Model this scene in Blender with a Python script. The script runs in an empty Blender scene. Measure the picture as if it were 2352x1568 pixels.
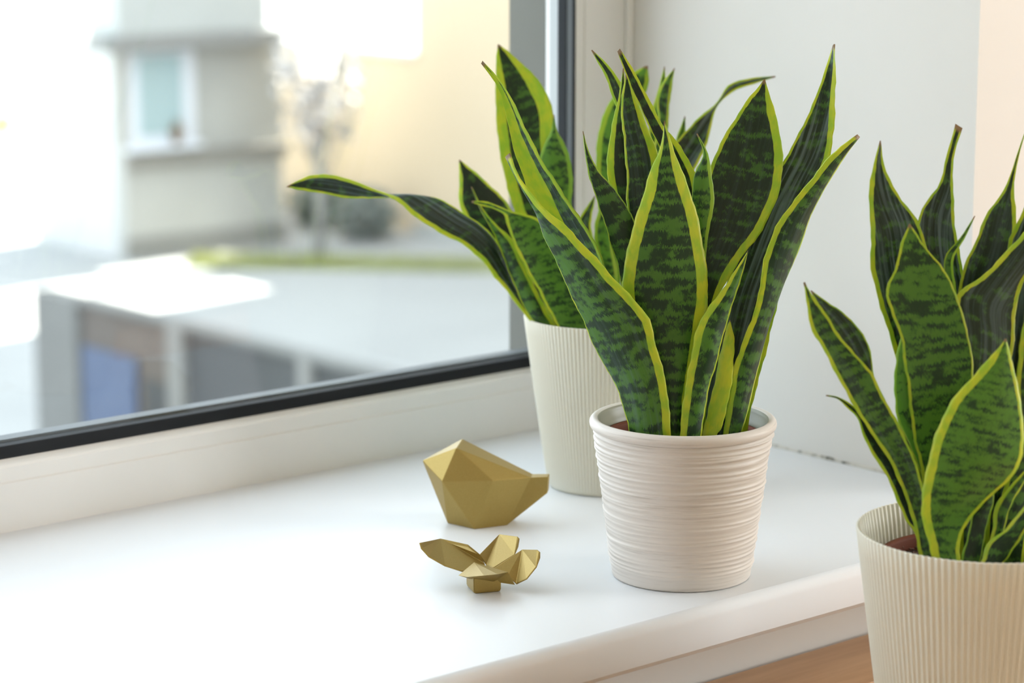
import bpy, bmesh, math, random
import numpy as np
from mathutils import Vector, Matrix

# ------------------------------------------------------------------ camera, light, exposure
SC = bpy.context.scene
COL = SC.collection
cam_data = bpy.data.cameras.new('camera')
cam_data.lens = 89.57
cam_data.sensor_width = 36.0
cam_data.clip_start = 0.05
cam_data.clip_end = 600
cam_data.dof.use_dof = True
cam_data.dof.focus_distance = 2.00
cam_data.dof.aperture_fstop = 5.6
cam = bpy.data.objects.new('camera', cam_data)
COL.objects.link(cam)
cam.matrix_world = Matrix(((0.7564, 0.1244, -0.6421, -1.7698),
                           (-0.6541, 0.1439, -0.7426, -1.8653),
                           (0.0, 0.9817, 0.1902, 0.571),
                           (0, 0, 0, 1)))
SC.camera = cam

world = bpy.data.worlds.new('sky')
SC.world = world
world.use_nodes = True
bg = world.node_tree.nodes['Background']
bg.inputs[0].default_value = (0.80, 0.90, 1.0, 1)
bg.inputs[1].default_value = 2.0

sun_data = bpy.data.lights.new('sun', 'SUN')
sun_data.energy = 20.0
sun_data.angle = 0.009
sun_data.color = (1.0, 0.95, 0.86)
sun = bpy.data.objects.new('sun', sun_data)
COL.objects.link(sun)
sun.rotation_euler = Vector((0.74, 0.12, 0.66)).to_track_quat('Z', 'Y').to_euler()

# added fill light for the room, set in an assumed window (opening in wall_right)
fill_data = bpy.data.lights.new('assumed_window_fill', 'AREA')
fill_data.shape = 'RECTANGLE'
fill_data.size = 1.7
fill_data.size_y = 1.5
fill_data.energy = 28.0
fill_data.color = (1.0, 0.98, 0.94)
fill_light = bpy.data.objects.new('assumed_window_fill', fill_data)
COL.objects.link(fill_light)
fill_light.location = (1.75, -2.15, 0.75)
fill_light.rotation_euler = Vector((1, 0, 0)).to_track_quat('Z', 'Y').to_euler()

SC.view_settings.view_transform = 'Standard'
SC.view_settings.look = 'None'
SC.view_settings.gamma = 1.0
SC.view_settings.use_curve_mapping = False
SC.view_settings.exposure = 0.95

# ------------------------------------------------------------------ helpers
def link(o, parent=None):
    COL.objects.link(o)
    if parent is not None:
        o.parent = parent
    return o

def empty(name, loc, label=None, cat=None, group=None, rotz=0.0):
    o = bpy.data.objects.new(name, None)
    o.empty_display_size = 0.05
    link(o)
    o.location = loc
    o.rotation_euler = (0, 0, rotz)
    tag(o, label, cat, group)
    return o

def tag(o, label=None, cat=None, group=None, kind=None):
    if label: o['label'] = label
    if cat: o['category'] = cat
    if group: o['group'] = group
    if kind: o['kind'] = kind
    return o

def mesh_obj(name, verts, faces, mat, parent=None, smooth=False):
    me = bpy.data.meshes.new(name)
    me.from_pydata([tuple(map(float, v)) for v in verts], [], faces)
    me.update()
    mats = mat if isinstance(mat, (list, tuple)) else [mat]
    for m in mats: me.materials.append(m)
    if smooth:
        me.polygons.foreach_set('use_smooth', [True] * len(me.polygons))
    return link(bpy.data.objects.new(name, me), parent)

def bm_obj(name, bm, mat, parent=None, smooth=False):
    me = bpy.data.meshes.new(name)
    bmesh.ops.recalc_face_normals(bm, faces=bm.faces)
    bm.to_mesh(me); bm.free()
    mats = mat if isinstance(mat, (list, tuple)) else [mat]
    for m in mats: me.materials.append(m)
    if smooth:
        me.polygons.foreach_set('use_smooth', [True] * len(me.polygons))
    return link(bpy.data.objects.new(name, me), parent)

def add_box(bm, x0, x1, y0, y1, z0, z1):
    v = [bm.verts.new(p) for p in ((x0,y0,z0),(x1,y0,z0),(x1,y1,z0),(x0,y1,z0),(x0,y0,z1),(x1,y0,z1),(x1,y1,z1),(x0,y1,z1))]
    for f in ((0,3,2,1),(4,5,6,7),(0,1,5,4),(1,2,6,5),(2,3,7,6),(3,0,4,7)):
        bm.faces.new([v[i] for i in f])
    return v

def box(name, x0, x1, y0, y1, z0, z1, mat, parent=None, bevel=0.0, seg=2):
    bm = bmesh.new()
    add_box(bm, x0, x1, y0, y1, z0, z1)
    if bevel:
        bmesh.ops.bevel(bm, geom=list(bm.edges), offset=bevel, segments=seg, affect='EDGES', profile=0.5)
    return bm_obj(name, bm, mat, parent)

def boxes(name, blist, mat, parent=None):
    bm = bmesh.new()
    for b in blist: add_box(bm, *b)
    return bm_obj(name, bm, mat, parent)

def extrude_profile(name, prof, axis, a0, a1, mat, parent=None, smooth=False):
    """prof: closed list of 2-D points; axis 'x': (y,z) profile swept along x; 'z': (x,y) swept along z"""
    n = len(prof); vs = []
    for a in (a0, a1):
        for p in prof:
            vs.append((a, p[0], p[1]) if axis == 'x' else (p[0], p[1], a))
    fs = [(i, (i+1) % n, n+(i+1) % n, n+i) for i in range(n)]
    fs += [tuple(range(n-1, -1, -1)), tuple(range(n, 2*n))]
    bm = bmesh.new()
    bv = [bm.verts.new(v) for v in vs]
    for f in fs: bm.faces.new([bv[i] for i in f])
    return bm_obj(name, bm, mat, parent, smooth)

def tube(name, pts, rad, mat, parent=None, seg=8):
    vs, fs = [], []
    pts = [Vector(p) for p in pts]
    rr = rad if isinstance(rad, (list, tuple)) else [rad]*len(pts)
    for i, p in enumerate(pts):
        t = (pts[min(i+1, len(pts)-1)] - pts[max(i-1, 0)]).normalized()
        u = t.orthogonal().normalized(); w = t.cross(u)
        for k in range(seg):
            a = 2*math.pi*k/seg
            vs.append(p + (u*math.cos(a) + w*math.sin(a))*rr[i])
    for i in range(len(pts)-1):
        for k in range(seg):
            fs.append((i*seg+k, i*seg+(k+1) % seg, (i+1)*seg+(k+1) % seg, (i+1)*seg+k))
    fs.append(tuple(range(seg-1, -1, -1))); fs.append(tuple(range((len(pts)-1)*seg, len(pts)*seg)))
    return mesh_obj(name, vs, fs, mat, parent, True)

class NT:
    """tiny node-tree writer"""
    def __init__(self, name):
        self.m = bpy.data.materials.new(name); self.m.use_nodes = True
        self.t = self.m.node_tree; self.n = self.t.nodes
        self.p = self.n['Principled BSDF']; self.out = self.n['Material Output']
    def node(self, typ, **kw):
        nd = self.n.new(typ)
        for k, v in kw.items(): setattr(nd, k, v)
        return nd
    def set(self, sock, v):
        if isinstance(v, bpy.types.NodeSocket): self.t.links.new(v, sock)
        else:
            if isinstance(v, (tuple, list)) and len(v) == 3 and sock.type == 'RGBA': v = (*v, 1)
            sock.default_value = v
    def math(self, op, a, b=0.0, clamp=False):
        nd = self.node('ShaderNodeMath', operation=op); nd.use_clamp = clamp
        self.set(nd.inputs[0], a); self.set(nd.inputs[1], b); return nd.outputs[0]
    def vec(self, x, y, z):
        nd = self.node('ShaderNodeCombineXYZ')
        for s, v in zip(nd.inputs, (x, y, z)): self.set(s, v)
        return nd.outputs[0]
    def noise(self, vec, scale=1.0, detail=2.0, rough=0.5):
        nd = self.node('ShaderNodeTexNoise')
        self.set(nd.inputs['Vector'], vec); self.set(nd.inputs['Scale'], scale)
        self.set(nd.inputs['Detail'], detail); self.set(nd.inputs['Roughness'], rough)
        return nd.outputs[0]
    def ramp(self, x, a, b):
        nd = self.node('ShaderNodeMapRange'); nd.clamp = True
        nd.interpolation_type = 'SMOOTHSTEP'
        self.set(nd.inputs[0], x); self.set(nd.inputs[1], a); self.set(nd.inputs[2], b)
        return nd.outputs[0]
    def mix(self, f, a, b):
        nd = self.node('ShaderNodeMix', data_type='RGBA')
        self.set(nd.inputs[0], f); self.set(nd.inputs[6], a); self.set(nd.inputs[7], b)
        return nd.outputs[2]
    def attr(self, name, typ='GEOMETRY'):
        nd = self.node('ShaderNodeAttribute', attribute_type=typ); nd.attribute_name = name
        return nd.outputs['Fac']
    def coord(self, which='Object'):
        return self.node('ShaderNodeTexCoord').outputs[which]
    def bump(self, h, strength=0.2, dist=0.001):
        nd = self.node('ShaderNodeBump')
        self.set(nd.inputs['Strength'], strength); self.set(nd.inputs['Distance'], dist); self.set(nd.inputs['Height'], h)
        self.set(self.p.inputs['Normal'], nd.outputs[0])

def plain(name, col, rough=0.5, var=0.06, scale=8.0, bump=0.0, spec=0.5, metal=0.0, bscale=None, bdist=0.001):
    t = NT(name)
    c = t.coord()
    nz = t.noise(c, scale, 3.0)
    lo = tuple(x*(1-var) for x in col); hi = tuple(min(1, x*(1+var)) for x in col)
    t.set(t.p.inputs['Base Color'], t.mix(nz, lo, hi))
    t.set(t.p.inputs['Roughness'], rough)
    t.set(t.p.inputs['Specular IOR Level'], spec)
    t.set(t.p.inputs['Metallic'], metal)
    if bump: t.bump(t.noise(c, bscale or scale*12, 3.0), bump, bdist)
    return t.m

# ------------------------------------------------------------------ materials
MT = {}
MT['sill'] = plain('white_laminate', (0.745, 0.762, 0.78), 0.34, 0.02, 5, 0.02)
MT['frame'] = plain('white_plastic', (0.82, 0.815, 0.79), 0.38, 0.015, 4)
MT['wall'] = plain('white_plaster', (0.75, 0.735, 0.70), 0.8, 0.03, 3, 0.08, bscale=180)
MT['room'] = plain('cream_paint', (0.78, 0.755, 0.70), 0.85, 0.03, 2)
MT['ceil'] = plain('ceiling_paint', (0.8, 0.78, 0.74), 0.9, 0.02, 2)
MT['gasket'] = plain('dark_rubber', (0.020, 0.022, 0.025), 0.6, 0.15, 20, spec=0.12)
MT['black'] = plain('black_rubber', (0.012, 0.012, 0.012), 0.6, 0.1, 20, spec=0.1)
MT['spacer'] = plain('grey_metal_spacer', (0.11, 0.12, 0.125), 0.5, 0.08, 30, spec=0.2)
MT['palegrey'] = plain('pale_grey_plastic', (0.42, 0.44, 0.45), 0.4, 0.03, 10)
MT['outer'] = plain('grey_render', (0.15, 0.148, 0.128), 0.9, 0.12, 10, 0.2)
def glass_mat():
    t = NT('window_glass')
    tr = t.node('ShaderNodeBsdfTransparent'); tr.inputs[0].default_value = (0.97, 0.985, 0.98, 1)
    gl = t.node('ShaderNodeBsdfGlossy'); gl.inputs['Roughness'].default_value = 0.0
    lw = t.node('ShaderNodeLayerWeight'); lw.inputs[0].default_value = 0.5
    fac = t.math('ADD', 0.04, t.math('MULTIPLY', 0.96, t.math('POWER', lw.outputs['Facing'], 5.0)))
    mx = t.node('ShaderNodeMixShader')
    t.set(mx.inputs[0], fac); t.t.links.new(tr.outputs[0], mx.inputs[1]); t.t.links.new(gl.outputs[0], mx.inputs[2])
    t.t.links.new(mx.outputs[0], t.out.inputs[0])
    return t.m
MT['glass'] = glass_mat()
def caulk_mat():
    t = NT('dirty_sealant'); c = t.coord()
    m = t.ramp(t.noise(c, 38, 4, 0.6), 0.50, 0.62)
    t.set(t.p.inputs['Base Color'], t.mix(m, (0.62, 0.60, 0.54), (0.10, 0.10, 0.08)))
    t.set(t.p.inputs['Roughness'], 0.7)
    return t.m
MT['caulk'] = caulk_mat()
def wood_mat(name, a, b, dark, sx=3.0):
    t = NT(name); c = t.coord()
    mp = t.node('ShaderNodeMapping'); t.set(mp.inputs[0], c); mp.inputs['Scale'].default_value = (sx, 28, 28)
    rnd = t.node('ShaderNodeObjectInfo').outputs['Random']
    off = t.node('ShaderNodeVectorMath', operation='ADD'); t.set(off.inputs[0], mp.outputs[0]); t.set(off.inputs[1], t.vec(t.math('MULTIPLY', rnd, 60), t.math('MULTIPLY', rnd, 31), 0))
    g = t.noise(off.outputs[0], 1.0, 5, 0.6)
    k = t.noise(off.outputs[0], 0.45, 2, 0.5)
    base = t.mix(t.ramp(g, 0.35, 0.7), a, b)
    base = t.mix(t.ramp(k, 0.62, 0.74), base, dark)
    base = t.mix(t.math('MULTIPLY', rnd, 0.25), base, dark)
    t.set(t.p.inputs['Base Color'], base); t.set(t.p.inputs['Roughness'], 0.42)
    t.bump(g, 0.15, 0.001)
    return t.m
MT['wood'] = wood_mat('table_wood', (0.60, 0.36, 0.19), (0.78, 0.52, 0.30), (0.28, 0.15, 0.09))
MT['floorwood'] = wood_mat('floor_wood', (0.38, 0.26, 0.16), (0.48, 0.35, 0.23), (0.22, 0.14, 0.09), 1.0)
def gold_mat():
    t = NT('matte_gold_paint'); c = t.coord()
    nz = t.noise(c, 900, 2)
    t.set(t.p.inputs['Base Color'], t.mix(nz, (0.325, 0.225, 0.056), (0.40, 0.285, 0.084)))
    t.set(t.p.inputs['Metallic'], 0.62); t.set(t.p.inputs['Roughness'], 0.42)
    t.bump(nz, 0.06, 0.0003)
    return t.m
MT['gold'] = gold_mat()
def leaf_mat():
    t = NT('variegated_leaf')
    ins, ac, al, tf = t.attr('inside_mm'), t.attr('across_mm'), t.attr('along_mm'), t.attr('tip_fraction')
    tone, yel = t.attr('tone', 'OBJECT'), t.attr('yellow', 'OBJECT')
    rnd = t.math('MULTIPLY', t.node('ShaderNodeObjectInfo').outputs['Random'], 57.0)
    fib = t.noise(t.vec(t.math('MULTIPLY', ac, 1.5), t.math('MULTIPLY', al, 0.16), rnd), 1.0, 3, 0.6)
    al2 = t.math('ADD', al, t.math('MULTIPLY', t.math('SUBTRACT', fib, 0.5), 11.0))
    band = t.noise(t.vec(t.math('MULTIPLY', ac, 0.055), t.math('MULTIPLY', al2, t.attr('bands', 'OBJECT')), rnd), 1.0, 2, 0.55)
    blot = t.noise(t.vec(t.math('MULTIPLY', ac, 0.22), t.math('MULTIPLY', al2, 0.28), t.math('ADD', rnd, 9.0)), 1.0, 2, 0.5)
    sig = t.math('ADD', t.math('MULTIPLY', band, 0.72), t.math('MULTIPLY', blot, 0.28))
    thr = t.math('SUBTRACT', 0.585, t.math('MULTIPLY', tone, 0.17))
    b = t.ramp(t.math('SUBTRACT', sig, thr), -0.035, 0.055)
    dark = t.mix(tone, (0.008, 0.020, 0.009), (0.018, 0.075, 0.012))
    lite = t.mix(tone, (0.034, 0.095, 0.018), (0.135, 0.36, 0.030))
    green = t.mix(b, dark, lite)
    green = t.mix(t.math('MULTIPLY', t.ramp(fib, 0.55, 0.75), 0.25), green, (0.10, 0.20, 0.05))
    painted_sheen = t.attr('painted_sheen', 'OBJECT')
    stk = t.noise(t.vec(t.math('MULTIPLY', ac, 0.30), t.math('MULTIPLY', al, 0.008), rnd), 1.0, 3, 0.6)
    green = t.mix(t.math('MULTIPLY', painted_sheen, t.ramp(stk, 0.42, 0.72)), green, (0.22, 0.31, 0.32))  # pale streaks paint the sky's sheen into the leaf colour
    wob = t.noise(t.vec(t.math('MULTIPLY', ac, 0.5), t.math('MULTIPLY', al, 0.07), rnd), 1.0, 3)
    edge = t.math('ADD', ins, t.math('MULTIPLY', t.math('SUBTRACT', wob, 0.5), 1.6))
    ym = t.ramp(edge, 0.25, -0.25)
    yn = t.noise(t.vec(t.math('MULTIPLY', ac, 0.16), t.math('MULTIPLY', al2, 0.09), rnd), 1.0, 3)
    yc = t.mix(t.ramp(yn, 0.35, 0.68), (0.68, 0.74, 0.04), (0.44, 0.66, 0.04))
    yc = t.mix(t.math('SUBTRACT', 1.0, yel, True), yc, (0.20, 0.46, 0.03))
    colr = t.mix(ym, green, yc)
    tip = t.ramp(tf, 0.982, 0.994)
    colr = t.mix(tip, colr, (0.30, 0.19, 0.08))
    t.set(t.p.inputs['Base Color'], colr)
    t.set(t.p.inputs['Roughness'], t.math('ADD', 0.30, t.math('MULTIPLY', fib, 0.16)))
    t.set(t.p.inputs['Specular IOR Level'], 0.55)
    t.bump(fib, 0.10, 0.0006)
    tl = t.node('ShaderNodeBsdfTranslucent'); t.set(tl.inputs[0], colr)
    mx = t.node('ShaderNodeMixShader'); mx.inputs[0].default_value = 0.34
    t.t.links.new(t.p.outputs[0], mx.inputs[1]); t.t.links.new(tl.outputs[0], mx.inputs[2])
    t.t.links.new(mx.outputs[0], t.out.inputs[0])
    return t.m
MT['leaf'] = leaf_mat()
def wicker_mat():
    t = NT('whitewashed_ridged_ceramic'); c = t.coord()
    mp = t.node('ShaderNodeMapping'); t.set(mp.inputs[0], c); mp.inputs['Scale'].default_value = (14, 14, 420)
    g = t.noise(mp.outputs[0], 1.0, 4, 0.65)
    col = t.mix(t.ramp(g, 0.28, 0.5), (0.55, 0.495, 0.44), (0.70, 0.645, 0.59))
    t.set(t.p.inputs['Base Color'], col); t.set(t.p.inputs['Roughness'], 0.5)
    t.bump(g, 0.2, 0.0006)
    return t.m
MT['ridged'] = wicker_mat()
MT['ridged_in'] = plain('olive_grey_glaze', (0.30, 0.29, 0.22), 0.35, 0.05, 10)
def pot_plastic():
    t = NT('cream_plastic'); c = t.coord()
    col = t.mix(t.noise(c, 10, 2), (0.82, 0.795, 0.68), (0.84, 0.815, 0.70))
    t.set(t.p.inputs['Base Color'], col); t.set(t.p.inputs['Roughness'], 0.42)
    tl = t.node('ShaderNodeBsdfTranslucent'); tl.inputs[0].default_value = (0.85, 0.72, 0.36, 1)
    mx = t.node('ShaderNodeMixShader'); mx.inputs[0].default_value = 0.13
    t.t.links.new(t.p.outputs[0], mx.inputs[1]); t.t.links.new(tl.outputs[0], mx.inputs[2])
    t.t.links.new(mx.outputs[0], t.out.inputs[0])
    return t.m
MT['cream_pot'] = pot_plastic()
MT['nursery'] = plain('red_brown_plastic', (0.17, 0.045, 0.02), 0.6, 0.1, 30, spec=0.2)
MT['soil'] = plain('dark_soil', (0.035, 0.018, 0.011), 0.9, 0.5, 220, 0.6, bdist=0.003)
MT['chip'] = plain('bark_chip', (0.10, 0.040, 0.022), 0.8, 0.5, 60)
MT['root'] = plain('pale_root', (0.38, 0.26, 0.16), 0.7, 0.2, 40)
MID_LEAVES = [
  ([(-24.8,-7.9,96.6),(-26,-6.8,116.9),(-28.5,-0.9,134.1),(-31.1,5.1,151.2),(-33.7,11.2,168.3),(-36.2,17.2,185.4),(-38.7,23.1,202.5),(-39.8,28,220),(-38.3,30.8,238),(-33.4,32.2,255.6),(-27.6,32.8,273),(-21,32.6,290.1),(-14,32,307.1),(-7.2,31.7,324.1),(1,30,340.6),(6.2,31.1,358.1)],
   [(-15.1,-16.3,96.6),(-13.9,-17.3,116.9),(-9.5,-17.2,134.6),(-5.2,-16.9,152.4),(-1.1,-16.5,170.1),(2.9,-16,187.9),(6.9,-15.5,205.6),(10.5,-14.6,223.4),(12.9,-12.6,241.4),(13.6,-7.6,258.9),(14.3,-2.6,276.4),(13.9,3.3,293.7),(12.3,10.2,310.6),(10,17.6,327.1),(7.9,24.8,343.8),(6.5,31.5,360.8)],
   0.1,9.5,9,0.5,1,0,0.2),
  ([(-41.2,4.6,96.6),(-51.2,5.9,118.5),(-51.9,11,134.7),(-53.4,16.8,150.7),(-56.5,23.8,166),(-61.3,32,180.4),(-64.6,39.2,195.5),(-67.4,45.9,211),(-71.2,53.5,225.9),(-74.3,60.1,241.5),(-77.7,66.9,256.9),(-81.6,74.2,271.9),(-83.7,80.1,287.9),(-87,86.9,303.3),(-90.9,94.2,318.4),(-95.8,102.1,332.8)],
   [(-27.6,-17.5,96.6),(-34.1,-21.8,120.8),(-33.8,-19.1,139.6),(-33.8,-16.2,158.4),(-35.7,-11.8,176.7),(-38.2,-6.9,194.9),(-40.7,-2,213),(-48.4,6.4,227.4),(-57.7,15.9,240.7),(-63.9,27.1,254.6),(-71,38.9,267.6),(-77.6,50.4,281.1),(-86.2,63,292.4),(-93.3,74.8,305.4),(-98.4,85.4,320.4),(-100.6,93.9,337.4)],
   0.14,0.7,5.5,0.55,1,0.2,0.15),
  ([(-28.9,26,96.6),(-30.2,27.8,133.1),(-35.1,37.3,153.7),(-40.3,47.1,174),(-45.6,56.9,194.4),(-50.6,66.4,215),(-55.1,75.7,235.8),(-59.7,85,256.5),(-64.8,93.8,277.3),(-69.8,102.4,298.2),(-73.8,110.5,319.6),(-77,117.8,341.3),(-78.2,123.6,363.6),(-80.9,130.4,384.8),(-89.2,141.3,403.4)],
   [(-18.8,11.8,96.6),(-17.5,10,136.3),(-20.1,17.1,159.1),(-23.8,25,181.3),(-28.2,33.5,203.1),(-33.1,42.3,224.8),(-37.9,51,246.5),(-42.4,59.5,268.2),(-49.4,71.5,287.6),(-56.4,83.5,307),(-63.2,95.4,326.5),(-68.7,106.3,347),(-73.1,116.5,368.2),(-78.9,127.7,388.5),(-88.1,141,405.8)],
   -0.2,15,3,0.45,0.75,0.35,0.15),
  ([(-26.3,-25.5,96.6),(-27.8,-24.6,120.3),(-25.8,-23.9,131.5),(-23.8,-23.2,142.7),(-21.6,-22.6,153.8),(-18.9,-22.5,164.8),(-16,-22.5,175.8),(-13.3,-22.4,186.8),(-10.4,-22.5,197.8),(-5.2,-22,208.1),(1.3,-23,217.5),(9.1,-25.3,225.7),(16.4,-27.1,234.6),(23.6,-28.7,243.6),(30.8,-30.3,252.6),(37.8,-31.6,261.9)],
   [(-13.8,-32.1,96.6),(-12.2,-33,119.4),(-9.7,-32.1,129.9),(-7,-31.3,140.3),(-4.2,-30.8,150.7),(-0.8,-30.6,160.9),(3,-31,171),(6.8,-31.3,181.1),(10.1,-31.2,191.4),(13.9,-31.1,201.5),(18,-31.3,211.5),(22.2,-31.5,221.5),(26.3,-31.8,231.5),(30.5,-32.1,241.5),(34.5,-32.2,251.6),(37.8,-31.6,261.9)],
   0.14,4.8,1.5,0.6,1,0,0.2),
  ([(4.5,-1.7,96.6),(3.5,-0.7,133.1),(7.5,1.7,153.8),(12.1,3.6,174.5),(16.7,5.5,195.1),(21.1,7.5,215.8),(25.1,10,236.5),(28.8,12.7,257.3),(32.2,15.5,278.1),(36.8,17.1,298.8),(43.1,17.3,319.1),(51.5,15.4,338.5),(62.1,11.3,356.6),(73.3,6.4,373.9),(85.8,0.1,390)],
   [(12.4,-9.2,96.6),(13.4,-10.2,133.4),(17.5,-8.7,154.4),(21.1,-6.9,175.4),(25.5,-5.6,196.4),(30.7,-5.2,217.2),(39.9,-8.7,236.1),(50.7,-13.8,253.9),(63.4,-19.3,270.4),(74.1,-22.4,288.8),(82.5,-23.3,308.6),(87.1,-20.6,329.5),(88.5,-15.2,350.3),(87.8,-8,370.6),(86.4,-0.2,390.7)],
   -0.06,3,7,0.25,0.9,0.1,0.19),
  ([(9,-36.9,96.6),(7.4,-37,117.2),(11.5,-36.9,136),(15.5,-36.7,154.7),(19.8,-36.8,173.4),(26.3,-39.1,191.2),(33.1,-41.5,209),(38.9,-43,227.1),(42.6,-42.5,245.9),(49.5,-41.7,263.8),(58.5,-42.7,280.9),(69.9,-46.3,296.2),(82.1,-50.9,310.6),(94.2,-55.3,325.3),(107.1,-60.7,338.8),(121.5,-68.1,349.5)],
   [(22.9,-38.6,96.6),(24.8,-39.2,114.9),(31.9,-39.1,131.8),(38.3,-38.3,149.1),(44.9,-37.6,166.3),(51.4,-36.9,183.6),(58.3,-36.5,200.8),(66,-37,217.6),(74.1,-37.8,234.3),(81,-41.3,251),(87.1,-44.2,268.1),(92.7,-46.5,285.4),(99.9,-50.5,301.7),(107.9,-55.3,317.4),(116.3,-60.6,332.7),(125.3,-66.6,347.3)],
   0.18,3.2,3,0.45,1,0.15,0.15),
  ([(-5.6,-28.9,96.6),(-6.1,-27.9,117.6),(-4.1,-27.6,124),(-2.1,-27.4,130.4),(0,-27.2,136.8),(2.3,-27.1,143.1),(4.5,-27,149.5),(6.7,-26.9,155.9),(8.7,-26.6,162.3),(10.9,-26.1,168.6),(13.1,-25.6,175),(15.3,-25.1,181.4),(17.7,-24.8,187.7),(20,-24.4,194),(22.5,-24.2,200.3),(25.7,-24.7,206.3)],
   [(-1,-37,96.6),(-0.4,-38,118.5),(2.6,-38.7,124.5),(5.3,-39.1,130.6),(7.8,-39.3,136.9),(10.1,-39.2,143.2),(12.1,-38.9,149.6),(13.9,-38.4,156.1),(15.6,-37.9,162.6),(18,-36.8,168.9),(20.1,-35.5,175.3),(22,-33.9,181.6),(23.7,-32.2,188),(25.1,-30.2,194.4),(25.7,-27.6,200.7),(26.1,-24.8,206.9)],
   0.1,3,30,0.3,1.25,0,0.15),
  ([(-2.9,-15.2,96.6),(-3.3,-14.9,114.9),(-0.4,-13,131.9),(2.5,-11.1,149),(5.3,-9.2,166.1),(8,-7.2,183.1),(10.6,-5.1,200.2),(13.3,-3.1,217.2),(16.3,-1.3,234.3),(19.3,0.7,251.3),(19.9,4.7,268.2),(19.2,9.7,284.8),(20,13.6,301.7),(23.9,14.7,318.5),(31.1,12.7,334.1),(29.5,18.1,349.2)],
   [(0,-17.7,96.6),(0.4,-18.1,114.9),(2.9,-16.5,132.1),(5.5,-14.9,149.2),(8,-13.2,166.4),(10.3,-11.4,183.6),(12.5,-9.4,200.7),(14.7,-7.5,217.9),(16.9,-5.6,235),(19.9,-3.1,252),(23.5,-1.1,268.9),(28.8,-0.7,285.5),(32.5,1.3,302.5),(33.6,5.4,319.4),(33.4,10.6,336),(29.6,18.3,350.2)],
   0.12,0.8,3,0.75,0.35,0,0.2),
  ([(15.7,-8.3,96.6),(15.3,-7.3,135),(21.6,-3.3,157.7),(28.8,-0.1,180.3),(37.2,2.1,202.7),(47,2.8,224.7),(58.1,2.4,246.1),(69.3,1.8,267.6),(80.5,-0.5,288.8),(92.9,-4.1,309.2),(105.6,-8,329.4),(117.9,-11.4,349.9),(129.3,-13.9,371.1),(139.3,-15,393.1),(148.9,-15.6,415.4)],
   [(38.2,-28.9,96.6),(43.4,-33.1,134.1),(51.7,-32.1,155.7),(60.4,-31.7,177.2),(68.4,-30.6,198.9),(76.8,-29.8,220.6),(86.2,-29.9,242),(95.8,-30.2,263.3),(105.6,-30.9,284.5),(115.9,-32.2,305.5),(126.8,-34,326.2),(133.8,-32,348.4),(138.7,-28.2,371.1),(143.1,-23.9,393.8),(146.5,-18.7,416.4)],
   -0.14,2,5,0.2,0.9,0.85,0.15),
  ([(-10.3,14.7,96.6),(-11.6,15.9,131.9),(-10.8,20.8,152),(-10.4,25.9,172.1),(-10.2,31.3,192.2),(-10.1,36.7,212.2),(-10,42.1,232.3),(-9.8,47.5,252.3),(-9.1,53.1,272.3),(-8,58.5,292.4),(-4.9,62.1,312.7),(-2.8,66.7,333),(-1.1,71.6,353.2),(1.2,75.9,373.5),(7.4,76.7,393.2)],
   [(0.3,5.7,96.6),(1.7,4.5,132.3),(4,8.2,152.9),(6.3,11.9,173.5),(8.6,15.5,194.2),(10.8,19.3,214.8),(12.7,23.3,235.4),(14.3,27.6,256),(15.8,32.7,276.4),(16.6,38.3,296.8),(16.8,44.5,317),(16.5,51.1,337.1),(13.3,59.9,356.1),(11,68,375.5),(7.9,76.7,394.6)],
   0.08,1.8,9,0.25,0.9,0.2,0.2),
  ([(-7.4,25.6,96.6),(-8.3,26.4,129.9),(-8.4,32.4,150.3),(-8.5,38.6,170.8),(-8.7,44.8,191.3),(-8.9,50.9,211.7),(-8.8,56.9,232.3),(-8.6,62.7,252.9),(-8.6,68.4,273.5),(-8.7,74.2,294.1),(-9.3,80.3,314.6),(-5.7,82.9,335.5),(-0.1,83.8,356.2),(6.3,83.9,376.6),(11.7,84.9,397.3)],
   [(-0.5,19.3,96.6),(0.4,18.5,130),(1.2,23.5,150.7),(1.9,28.5,171.3),(2.6,33.6,191.9),(3.3,38.7,212.5),(3.8,43.9,233.1),(4.3,49.1,253.7),(5.2,54.4,274.3),(6.3,59.5,294.9),(7.5,64.5,315.6),(8.6,69.6,336.3),(9.4,75,356.9),(11.1,79.6,377.7),(12.1,84.8,398.3)],
   0.06,6,2,0.15,0.9,0,0.15),
  ([(6.5,-5.4,96.6),(5.8,-4.6,134.8),(8.4,-1.5,157.1),(10.7,1.8,179.3),(12.8,5.3,201.5),(14.6,9.1,223.6),(16.2,12.9,245.8),(17,17.5,267.8),(17.2,23.4,289.6),(16.4,30.3,311.1),(12.8,39.2,331.5),(8.4,48.7,351.5),(3.9,58.3,371.5),(-0.1,67.5,391.7),(-3,75.9,412.5)],
   [(12.1,-12.3,96.6),(12.8,-13.2,136),(16,-10.6,159),(18.8,-7.8,181.9),(21.5,-4.8,204.9),(23.4,-1.2,227.8),(24.7,3,250.7),(25.7,7.4,273.5),(27,13.2,296.1),(28.4,18.9,318.7),(23.3,29.6,338.5),(15.2,42.2,355.9),(10.1,52.9,375.8),(4.9,63.6,395.9),(-1.2,74.9,414.9)],
   -0.1,1,6,0.05,1.1,0,0.15),
  ([(-23.3,10.8,96.6),(-24.1,11.5,131.3),(-24.3,16.3,148.4),(-24.7,21.2,165.4),(-25.3,26.2,182.4),(-26.1,31.5,199.4),(-27.2,36.9,216.2),(-28.4,42.5,233),(-28.7,48,249.9),(-30.3,54.5,266.4),(-31.4,60.8,283.1),(-33.2,67.5,299.4),(-34.6,73.9,316),(-34.4,79.1,333.1),(-32.9,83.2,350.4)],
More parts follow.
